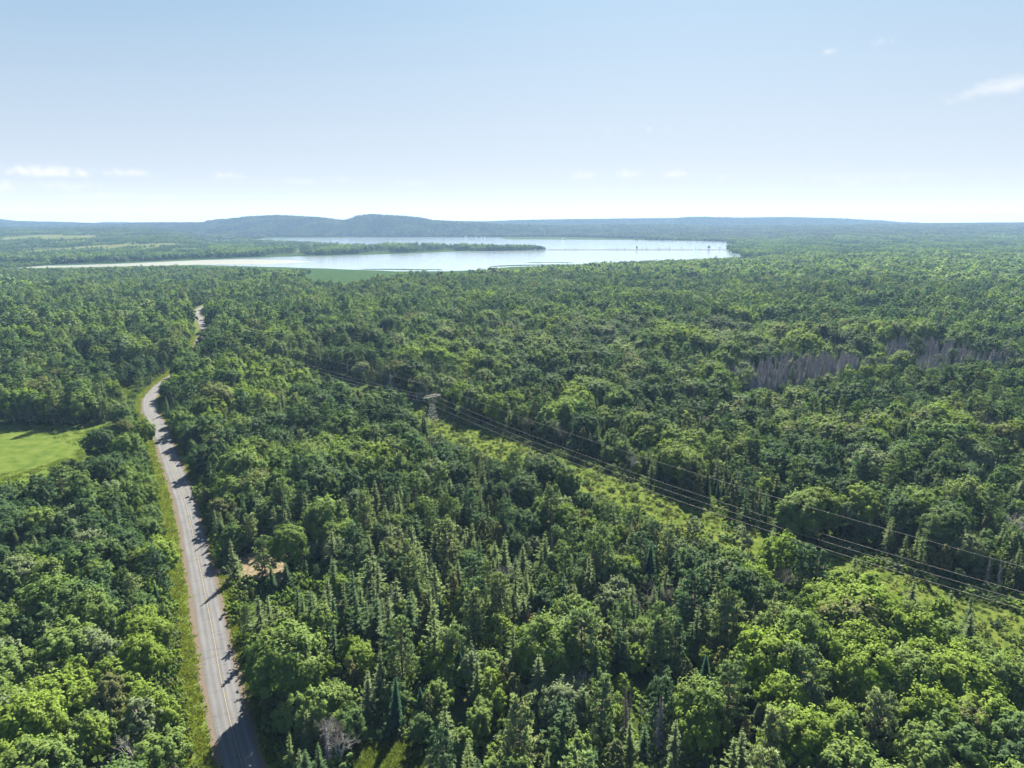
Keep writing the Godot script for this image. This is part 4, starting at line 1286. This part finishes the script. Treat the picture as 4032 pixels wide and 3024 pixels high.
func build_far_things() -> void:
	var white: Material = M.white_wall
	var pale: Material = M.pale_roof
	house("farmhouse", "long red farm building with a white roof above the left fields", -2085, 3560, 9, 34, 4, 1.75, M.red_wall, pale)
	house("house", "bright-roofed house on the far lake shore, left of centre", 304, 4300, 14, 22, 6, 1.5, white, pale)
	house("house_001", "small pale house on the far lake shore, between two brighter roofs", 640, 4250, 10, 16, 5, 1.4, white, M.grey_roof)
	house("house_002", "bright white house on the far lake shore, nearest the bay's end", 930, 4150, 13, 22, 6, 1.5, white, pale)
	house("house_003", "white gabled cottage on the point at the lake's right end", 1090, 3560, 11, 12, 6, 0.3, white, pale)
	house("house_004", "rust-roofed house in the forest right of the lake", 1503, 3660, 12, 20, 6, 1.3, white, M.rust_roof)
	house("house_005", "grey-roofed house beside the rust-roofed one in the forest", 1545, 3600, 11, 16, 6, 1.6, white, M.grey_roof)
	house("house_006", "white-roofed shed in the forest at the far right", 1971, 3054, 9, 14, 5, 1.5, white, pale)
	for k in 8:
		rng.seed = 900 + k
		house("town_house_%03d" % k if k > 0 else "town_house", ["low white building at the left of the lakeside village", "pale house in the lakeside village below the hill", "white house near the village waterfront", "grey-roofed house in the middle of the village", "wide pale building on the village waterfront", "small white house at the right end of the village", "white house above the village shore", "pale house on the slope over the village"][k], -320 + k * 22 + rf(-8, 8), 4800 + rf(20, 130), 8, rf(9, 15), 4, 1.4 + rf(-0.3, 0.3), white, pale if k % 3 != 2 else M.grey_roof)
	# church with a steeple among the trees
	var c := house("church", "small white church with a spire left of the far lake", -1790, 4700, 10, 22, 7, 1.2, white, M.grey_roof)
	var sp := Buf.new()
	sp.tube([Vector3(0, 7, 12), Vector3(0, 16, 12)], [2.6, 2.6], 4)
	sp.tube([Vector3(0, 16, 12), Vector3(0, 27, 12)], [2.8, 0.05], 4)
	obj("spire", sp.mesh(), white, c)
	c.set_meta("category", "church")
	# radio mast on the hilltop
	var mast := Node3D.new()
	mast.name = "radio_mast"
	add_child(mast)
	mast.position = at(-0.128 * 5950.0, 5950.0)
	tag(mast, "thin radio mast on top of the hill behind the lake", "mast")
	var mb := Buf.new()
	for j in 3:
		var w := TAU * j / 3
		mb.tube([Vector3(cos(w), 0, sin(w)) * 1.1, Vector3(cos(w) * 0.5, 48, sin(w) * 0.5)], [0.3, 0.2], 4)
		for k in 12:
			var w2 := TAU * (j + 1) / 3
			mb.tube([Vector3(cos(w), k * 4, sin(w)), Vector3(cos(w2), k * 4 + 4, sin(w2))], [0.12, 0.12], 3)
	obj("lattice", mb.mesh(), M.steel, mast)
	var an := Buf.new()
	an.tube([Vector3(0, 46, 0), Vector3(0, 58, 0)], [0.25, 0.12], 5)
	obj("antenna", an.mesh(), M.steel, mast)
	# causeway with its single trees
	var cw := Buf.new()
	for seg in [[140.0, 700.0], [720.0, 845.0]]:
		var x0: float = seg[0]
		var x1: float = seg[1]
		var z0 := -2797.0
		var pts := 24
		for k in pts:
			var xa := lerpf(x0, x1, float(k) / pts)
			var xb := lerpf(x0, x1, float(k + 1) / pts)
			cw.quad(Vector3(xa, -6.5, z0 + 10), Vector3(xa, -3.6, z0 + 3), Vector3(xb, -3.6, z0 + 3), Vector3(xb, -6.5, z0 + 10))
			cw.quad(Vector3(xa, -3.6, z0 + 3), Vector3(xa, -3.6, z0 - 6), Vector3(xb, -3.6, z0 - 6), Vector3(xb, -3.6, z0 + 3))
			cw.quad(Vector3(xa, -3.6, z0 - 6), Vector3(xa, -6.5, z0 - 13), Vector3(xb, -6.5, z0 - 13), Vector3(xb, -3.6, z0 - 6))
	struct("causeway", cw, M.rock, "long low causeway crossing the lake, with a gap near its right end")
	var xs := [207, 227, 242, 251, 377, 393, 408, 420, 437, 458, 483, 505, 522, 562, 572, 596, 609, 657, 712, 728, 763, 805]
	var hs := [9, 10, 9, 8, 7, 9, 9, 8, 10, 8, 18, 12, 11, 11, 9, 11, 12, 12, 8, 9, 20, 15]
	for k in xs.size():
		rng.seed = 300 + k
		var o := Node3D.new()
		o.name = "causeway_tree" if k == 0 else "causeway_tree_%03d" % k
		add_child(o)
		o.transform = Transform3D(tree_basis(hs[k] * 0.72 / 13.0, 0.75 if k != 20 else 1.1), Vector3(xs[k], -3.7, 2797.0 * -1.0))
		var where := "tallest dark tree near the middle of the causeway" if k == 10 else "large round tree right of the gap in the causeway" if k == 20 else "last tree of the causeway, at its right shore end" if k == 21 else "tree number %s along the causeway counted from the left" % ["one", "two", "three", "four", "five", "six", "seven", "eight", "nine", "ten", "eleven", "twelve", "thirteen", "fourteen", "fifteen", "sixteen", "seventeen", "eighteen", "nineteen", "twenty"][k]
		tag(o, where, "tree", "single trees on the causeway")
		obj("crown", protos["b_broad%d" % (k % 4)].crown, tone_mat("broadleaf", 2), o)
		var tb := Buf.new()
		tb.tube([Vector3(0, -0.5, 0), Vector3(0, 6, 0)], [0.35, 0.25], 4)
		obj("trunk", tb.mesh(), M.bark, o)

func build_water() -> void:
	var both := []
	var o := sheet("lake", NEAR_LAKE, -5.55, M.water, "wide shining lake in front of the causeway", 7.0)
	sheet("lake_001", FAR_LAKE, -5.55, M.water, "far part of the lake behind the peninsula and causeway", 9.0)
	sheet("marsh", [Vector2(-1240, 1700), Vector2(-1225, 1735), Vector2(-1120, 1755), Vector2(-990, 1800), Vector2(-825, 1875), Vector2(-631, 1800), Vector2(-452, 1735), Vector2(-370, 1690), Vector2(-267, 1640), Vector2(-152, 1640), Vector2(-60, 1700), Vector2(-7, 1785), Vector2(60, 1822), Vector2(175, 1892), Vector2(310, 1990), Vector2(330, 1960), Vector2(175, 1780), Vector2(60, 1690), Vector2(-7, 1600), Vector2(-150, 1480), Vector2(-215, 1300), Vector2(-232, 1150), Vector2(-290, 1135), Vector2(-345, 1190), Vector2(-400, 1330), Vector2(-470, 1540), Vector2(-631, 1640), Vector2(-825, 1690), Vector2(-990, 1640), Vector2(-1150, 1620)], -5.4, M.marsh, "flat green reed marsh along the near lake shore", 12.0)
	sheet("marsh_001", [Vector2(-60, 1790), Vector2(-20, 1815), Vector2(40, 1850), Vector2(120, 1850), Vector2(160, 1880), Vector2(90, 1890), Vector2(10, 1870), Vector2(-50, 1830)], -5.3, M.marsh, "narrow reed island off the near shore", 9.0)
	sheet("marsh_002", [Vector2(30, 1960), Vector2(110, 1975), Vector2(170, 1968), Vector2(150, 1990), Vector2(60, 1988)], -5.3, M.marsh, "thin reed bar farthest out in the lake", 6.0)
	sheet("marsh_003", [Vector2(-360, 1700), Vector2(-300, 1690), Vector2(-240, 1680), Vector2(-160, 1685), Vector2(-170, 1705), Vector2(-260, 1718), Vector2(-350, 1722)], -5.3, M.marsh, "reed spit reaching into the pale shallows", 8.0)
	sheet("marsh_004", [Vector2(-1195, 1850), Vector2(-1062, 1932), Vector2(-915, 2112), Vector2(-744, 2296), Vector2(-612, 2354), Vector2(-422, 2481), Vector2(-300, 2590), Vector2(-330, 2620), Vector2(-440, 2560), Vector2(-620, 2440), Vector2(-790, 2370), Vector2(-980, 2180), Vector2(-1100, 2000), Vector2(-1230, 1900)], -5.4, M.marsh, "reed fringe along the far side of the near lake", 12.0)
	sheet("lily_pads", [Vector2(-1210, 1748), Vector2(-1195, 1835), Vector2(-1062, 1908), Vector2(-930, 2070), Vector2(-800, 2150), Vector2(-700, 2110), Vector2(-560, 2040), Vector2(-590, 1960), Vector2(-650, 1890), Vector2(-760, 1900), Vector2(-825, 1882), Vector2(-990, 1806), Vector2(-1120, 1768)], -5.5, M.pads, "pale mat of lily pads covering the lake's left arm", 14.0, "stuff")
	sheet("pond", [Vector2(-255, 985), Vector2(-240, 1010), Vector2(-215, 1012), Vector2(-205, 995), Vector2(-220, 978), Vector2(-240, 975)], 0.8, M.water, "tiny pond glinting in the forest", 2.0)

func build_fields() -> void:
	sheet("field", FIELD, 0.06, M.meadow, "mown bright green field left of the road", 3.0)
	sheet("glade", GLADE, 0.06, M.grass, "grassy glade at the bottom edge between the trees", 2.0)
	sheet("meadow", MEADOW, 0.07, M.meadow, "yellow-green roadside meadow at the road's bend", 2.0)
	sheet("meadow_001", MEADOW2, 0.06, M.meadow, "small sunlit meadow among the trees left of the bend", 3.0)
	var p := []
	for s in [[-60.0, -14.0], [0.0, -14.5], [60.0, -15.0], [120.0, -15.0], [200.0, -15.0], [300.0, -15.0], [380.0, -15.0], [380.0, 19.0], [300.0, 19.0], [200.0, 18.0], [120.0, 18.0], [60.0, 18.0], [0.0, 17.0], [-60.0, 16.0]]:
		p.append(TOWER + LINE_DIR * s[0] + LINE_SIDE * s[1])
	sheet("power_line_cut", p, 0.055, M.grass, "grassy strip cut through the forest under the power cables", 3.0)
	for k in FAR_FIELDS.size():
		var f: Array = FAR_FIELDS[k]
		var b := Buf.new()
		var nn := 14
		for j in nn + 1:
			for i in nn + 1:
				var u := (i - nn / 2.0) / (nn / 2.0)
				var v := (j - nn / 2.0) / (nn / 2.0)
				var q := Vector2(u * sqrt(1.0 - v * v * 0.5), v * sqrt(1.0 - u * u * 0.5)) * 1.12
				var x: float = f[0] + q.x * f[2]
				var d: float = f[1] + q.y * f[3] * 1.12
				b.v.append(at(x, d, 0.7))
				b.c.append(Color.WHITE)
		for j in nn:
			for i in nn:
				var q := j * (nn + 1) + i
				b.i.append_array(PackedInt32Array([q, q + nn + 1, q + nn + 2, q, q + nn + 2, q + 1]))
		b.n = smooth_normals(b)
		struct("pasture" if k == 0 else "pasture_%03d" % k, b, M.pasture)

func build_undergrowth() -> void:
	rng.seed = 99
	for k in 3600:
		var d := rf(95.0, 400.0)
		var w := (d * 0.974 + 25.0) * 0.74
		var x := rf(-w, w)
		if blocked(x, d, 0.0):
			continue
		var side: float = road_side(x, d)[1]
		var tone := tone_for("broadleaf", x, d, side)
		var h := rf(1.2, 4.0)
		var proto := "shrub%d" % (k % 2)
		put_bin("undergrowth", proto, Transform3D(tree_basis(h / 2.4, rf(0.8, 1.3)), Vector3(x, ground_h(x, d), -d)), tint_of("broadleaf", tone))
	# along the road's verges and on the cut
	for k in 1500:
		var i := 2 + rng.randi() % 19
		var p: Vector2 = ROAD[i].lerp(ROAD[i + 1], rng.randf())
		var t: Vector2 = (ROAD[i + 1] - ROAD[i]).normalized()
		var s := 1.0 if rng.randf() < 0.5 else -1.0
		var q := p + Vector2(t.y, -t.x) * s * (rf(7.4, 11.0) if s > 0.0 else rf(8.8, 13.0))
		put_bin("undergrowth", "shrub%d" % (k % 2), Transform3D(tree_basis(rf(0.25, 1.0), rf(0.8, 1.3)), Vector3(q.x, 0.0, -q.y)), tint_of("broadleaf", pick([3, 4, 3, 1, 1.5, 1])))
	for k in 5200:
		var q := TOWER + LINE_DIR * rf(-60.0, 345.0) + LINE_SIDE * rf(-17.0, 19.0)
		var edge := absf((q - TOWER).dot(LINE_SIDE))
		var s := rf(0.07, 0.22) if rng.randf() < 0.75 else rf(0.2, 0.45)
		var c := Color(0.105, 0.138, 0.034) * rf(0.5, 1.25)
		var across := (q - TOWER).dot(LINE_SIDE)
		if across > 13.0 or across < -15.0 or rng.randf() < 0.05:
			s = rf(0.25, 0.9)
			c = tint_of("broadleaf", pick([4, 4, 3, 1, 1.5, 1]))
		put_bin("undergrowth", "shrub%d" % (k % 2), Transform3D(tree_basis(s, rf(1.1, 1.9)), Vector3(q.x, -0.05, -q.y)), c)
	for k in 7000:
		var i := 2 + rng.randi() % 16
		var p: Vector2 = ROAD[i].lerp(ROAD[i + 1], rng.randf())
		var t: Vector2 = (ROAD[i + 1] - ROAD[i]).normalized()
		var left := rng.randf() < 0.6
		var q := p + Vector2(t.y, -t.x) * (-rf(4.9, 10.5) if left else rf(4.9, 8.0))
		put_bin("undergrowth", "tuft0", Transform3D(tree_basis(rf(0.5, 1.5), rf(0.8, 1.6)), Vector3(q.x, 0.04, -q.y)), Color(0.115, 0.145, 0.022) * rf(0.5, 1.4))
	for poly in [FIELD, GLADE, MEADOW, MEADOW2]:
		for k in 1400:
			var e: int = rng.randi() % poly.size()
			var q: Vector2 = poly[e].lerp(poly[(e + 1) % poly.size()], rng.randf()).lerp(poly[(e + 3) % poly.size()], pow(rng.randf(), 1.2) * 0.8)
			put_bin("undergrowth", "tuft0", Transform3D(tree_basis(rf(0.5, 1.6), rf(1.0, 2.0)), Vector3(q.x, 0.04, -q.y)), Color(0.085, 0.118, 0.018) * rf(0.55, 1.3))

# ------------------------------------------------------------------
func make_sky() -> PanoramaSkyMaterial:
	var W := 2048
	var Hh := 1024
	var data := PackedFloat32Array()
	data.resize(W * Hh * 3)
	var cl := FastNoiseLite.new()
	cl.seed = 12
	cl.frequency = 0.9
	cl.fractal_octaves = 5
	cl.fractal_gain = 0.62
	var sun := Vector3(sin(SUN_AZ) * cos(SUN_EL), sin(SUN_EL), -cos(SUN_AZ) * cos(SUN_EL))
	# clouds: bearing and height in degrees, half sizes, strength
	var clouds := [[-32.2, 2.95, 2.6, 0.5, 0.9], [-27.3, 3.05, 1.7, 0.3, 0.7], [-21.2, 3.0, 1.2, 0.28, 0.6], [-35.2, 2.0, 1.6, 0.4, 0.6], [-31.0, 2.1, 2.4, 0.3, 0.4], [-29.0, 1.5, 2.6, 0.25, 0.35], [-25.3, 1.4, 0.9, 0.3, 0.3], [5.6, 3.2, 0.9, 0.4, 0.6], [9.0, 3.3, 0.9, 0.45, 0.7], [12.4, 3.3, 1.0, 0.3, 0.7], [-16.0, 2.7, 1.3, 0.25, 0.35], [-13.0, 2.9, 0.6, 0.2, 0.35], [-7.5, 2.7, 1.2, 0.22, 0.3], [15.7, 3.0, 0.5, 0.15, 0.5], [24.8, 2.5, 0.9, 0.22, 0.4], [14.0, 2.2, 0.7, 0.18, 0.3], [26.0, 2.8, 6.0, 0.3, 0.25], [10.5, 6.5, 0.5, 0.14, 0.7], [7.5, 6.5, 0.5, 0.12, 0.5], [6.2, 6.3, 0.3, 0.1, 0.6], [11.6, 6.5, 0.35, 0.1, 0.4], [14.2, 6.5, 0.4, 0.1, 0.3], [22.6, 11.1, 0.4, 0.15, 0.7], [25.6, 11.4, 0.9, 0.15, 0.4]]
	var k := 0
	for yy in Hh:
		var el := PI * (0.5 - (yy + 0.5) / Hh)
		var e := rad_to_deg(el)
		for xx in W:
			var az := wrapf(TAU * (xx + 0.5) / W, -PI, PI)
			var up := maxf(0.0, e)
			# display-linear colours from the horizon to overhead
			var lo := minf(up, 15.0)
			var hi := exp(-maxf(0.0, up - 15.0) / 22.0)
			var r := lerpf(0.10, 0.70 - 0.030 * lo, hi)
			var g := lerpf(0.22, 0.775 - 0.0218 * lo, hi)
			var b := lerpf(0.46, 0.865 - 0.0125 * lo, hi)
			var rim := 0.5 * exp(-up / 1.2)
			r += rim; g += rim; b += rim * 0.9
			var dir := Vector3(sin(az) * cos(el), sin(el), -cos(az) * cos(el))
			var c := dir.dot(sun)
			var ang := rad_to_deg(acos(clampf(c, -1.0, 1.0)))
			var glow := 0.85 * exp(-ang / 16.0) + 0.16 * exp(-ang / 60.0)
			r += glow * 1.0; g += glow * 0.98; b += glow * 0.88
			if e > 0.3 and e < 16.0 and absf(az) < 0.75:
				var da := rad_to_deg(az)
				var m := 0.0
				for q in clouds:
					var u: float = (da - q[0]) / q[2]
					var v: float = (e - q[1]) / q[3]
					if absf(u) < 1.4 and absf(v) < 1.6:
						var n := cl.get_noise_2d(da * 1.5, e * 4.2)
						var low := v * 2.4 if v < 0.0 else v
						m = maxf(m, q[4] * clampf(1.05 - u * u - low * low + n * 2.0, 0.0, 1.0))
				# the long wisp at the upper right
				var wu := (da - 34.0) / 4.4
				var wv := (e - 8.35 - (da - 34.0) * 0.16) / 0.55
				if absf(wu) < 1.5 and absf(wv) < 2.0:
					m = maxf(m, 0.55 * clampf(1.0 - wu * wu - wv * wv + cl.get_noise_2d(da * 0.5, e * 4.0 - da * 0.6) * 1.1, 0.0, 1.0))
				r = lerpf(r, 1.04, m); g = lerpf(g, 1.05, m); b = lerpf(b, 1.06, m)
			data[k] = r; data[k + 1] = g; data[k + 2] = b
			k += 3
	var im := Image.create_from_data(W, Hh, false, Image.FORMAT_RGBF, data.to_byte_array())
	var m := PanoramaSkyMaterial.new()
	m.panorama = ImageTexture.create_from_image(im)
	m.energy_multiplier = 1.0 / EXPOSURE
	return m

const EXPOSURE := 5.1
const SUN_AZ := 0.21
const SUN_EL := 0.69

func _ready() -> void:
	# ---- camera
	var cam := Camera3D.new()
	cam.name = "camera"
	add_child(cam)
	cam.position = Vector3(0, 110, 0)
	cam.rotation.x = -deg_to_rad(13.05)
	cam.fov = 2.0 * rad_to_deg(atan(384.0 / 710.0))
	cam.near = 1.0
	cam.far = 60000.0
	cam.current = true
	# ---- sky, air, exposure
	var env := Environment.new()
	env.background_mode = Environment.BG_SKY
	env.sky = Sky.new()
	env.sky.sky_material = make_sky()
	env.tonemap_mode = Environment.TONE_MAPPER_LINEAR
	env.tonemap_exposure = EXPOSURE
	env.sdfgi_enabled = true
	env.ssao_enabled = true
	env.ssil_enabled = true
	env.fog_enabled = true
	env.fog_density = 0.00007
	env.fog_light_color = srgb(0.33, 0.56, 0.95)
	var we := WorldEnvironment.new()
	we.name = "world_environment"
	we.environment = env
	add_child(we)
	# ---- sun, ahead and a little to the right
	var sun := DirectionalLight3D.new()
	sun.name = "sun"
	sun.light_energy = 1.6
	sun.light_color = Color(1.0, 0.95, 0.85)
	sun.light_angular_distance = 0.5
	sun.shadow_enabled = true
	sun.sky_mode = DirectionalLight3D.SKY_MODE_LIGHT_ONLY
	sun.rotation = Vector3(-SUN_EL, PI - SUN_AZ, 0)
	add_child(sun)
	# ---- materials
	noise.seed = 3
	noise.frequency = 0.02
	noise.fractal_octaves = 3
	noise2.seed = 8
	noise2.frequency = 0.012
	noise2.fractal_octaves = 3
	M.leaf = leaf_mat(Color.WHITE, Color(0.75, 0.9, 0.25))
	M.needle = leaf_mat(Color.WHITE, Color(0.35, 0.45, 0.15), 0.85)
	M.needle.metallic_specular = 0.05
	M.far_leaf = leaf_mat(Color.WHITE, Color(0.75, 0.9, 0.25), 0.7)
	M.far_leaf.metallic_specular = 0.08
	M.twig = plain_mat(Color.WHITE, 0.9, true)
	M.bark = plain_mat(Color(0.10, 0.08, 0.065), 0.9)
	M.birch_bark = plain_mat(Color(0.42, 0.40, 0.37), 0.8)
	M.grey_bark = plain_mat(Color(0.20, 0.18, 0.17), 0.9)
	M.floor = noise_mat([Color(0.018, 0.026, 0.010), Color(0.030, 0.046, 0.014), Color(0.040, 0.066, 0.018), Color(0.060, 0.052, 0.030)], 0.012, 60.0, 0.95, 21)
	M.verge = noise_mat([Color(0.0229, 0.0387, 0.0106), Color(0.0528, 0.0792, 0.0172), Color(0.0748, 0.1012, 0.0238), Color(0.0880, 0.0880, 0.0449)], 0.02, 14.0, 0.95, 22)
	M.grass = noise_mat([Color(0.0184, 0.0352, 0.0102), Color(0.0456, 0.0704, 0.0166), Color(0.0752, 0.1000, 0.0230), Color(0.1040, 0.1200, 0.0499)], 0.016, 40.0, 0.95, 23)
	M.meadow = noise_mat([Color(0.0306, 0.0561, 0.0153), Color(0.0527, 0.0833, 0.0178), Color(0.0697, 0.1003, 0.0217), Color(0.0969, 0.1071, 0.0523)], 0.012, 60.0, 0.95, 24)
	M.pasture = noise_mat([Color(0.0480, 0.0630, 0.0207), Color(0.0690, 0.0840, 0.0310), Color(0.0900, 0.0990, 0.0483)], 0.012, 300.0, 0.95, 25)
	M.marsh = noise_mat([Color(0.018, 0.039, 0.017), Color(0.027, 0.054, 0.021), Color(0.036, 0.066, 0.024)], 0.012, 200.0, 0.95, 26)
	M.gravel = noise_mat([Color(0.058, 0.05, 0.043), Color(0.09, 0.078, 0.066), Color(0.122, 0.105, 0.09)], 0.03, 7.0, 0.95, 27)
	M.sand = noise_mat([Color(0.05, 0.065, 0.025), Color(0.09, 0.085, 0.05), Color(0.15, 0.122, 0.098), Color(0.19, 0.155, 0.128)], 0.018, 16.0, 0.95, 28)
	M.rock = plain_mat(Color(0.05, 0.042, 0.036), 0.95)
	M.pads = plain_mat(Color(0.15, 0.16, 0.14), 0.4)
	M.line_paint = plain_mat(Color(0.19, 0.15, 0.085), 0.7)
	M.steel = plain_mat(Color(0.24, 0.25, 0.26), 0.5)
	M.cable = plain_mat(Color(0.36, 0.34, 0.33), 0.45)
	M.porcelain = plain_mat(Color(0.65, 0.64, 0.62), 0.3)
	M.white_wall = plain_mat(Color(0.4, 0.39, 0.37), 0.8)
	M.red_wall = plain_mat(Color(0.30, 0.07, 0.05), 0.8)
	M.pale_roof = plain_mat(Color(0.66, 0.66, 0.64), 0.5)
	M.grey_roof = plain_mat(Color(0.25, 0.25, 0.26), 0.6)
	M.rust_roof = plain_mat(Color(0.45, 0.22, 0.15), 0.6)
	M.pane = plain_mat(Color(0.03, 0.04, 0.05), 0.1)
	var water := plain_mat(Color(0.55, 0.68, 0.82), 0.06)
	water.metallic = 0.62
	water.metallic_specular = 0.5
	var wn := FastNoiseLite.new()
	wn.seed = 31
	wn.frequency = 0.03
	wn.fractal_octaves = 4
	var wt := NoiseTexture2D.new()
	wt.width = 512; wt.height = 512; wt.seamless = true; wt.noise = wn
	wt.as_normal_map = true
	wt.bump_strength = 6.0
	water.normal_enabled = true
	water.normal_texture = wt
	water.normal_scale = 0.13
	water.uv1_triplanar = true
	water.uv1_world_triplanar = true
	water.uv1_scale = Vector3(1.0 / 160.0, 1.0 / 45.0, 1.0 / 60.0)
	M.water = water
	make_protos()
	# ---- large structure, then objects
	build_ground()
	build_water()
	build_road()
	build_fields()
	build_lines()
	build_far_things()
	scatter()
	build_undergrowth()
	build_near()
	build_bins()
	var sum := 0
	for key in bins:
		sum += bins[key][0].size()
	var tris := 0
	for p in protos.values():
		for k in (p.both as ArrayMesh).get_surface_count():
			tris += (p.both as ArrayMesh).surface_get_array_index_len(k) / 3
	print("triangles of the tree forms ", tris, " instances ", sum, " near ", near.size())
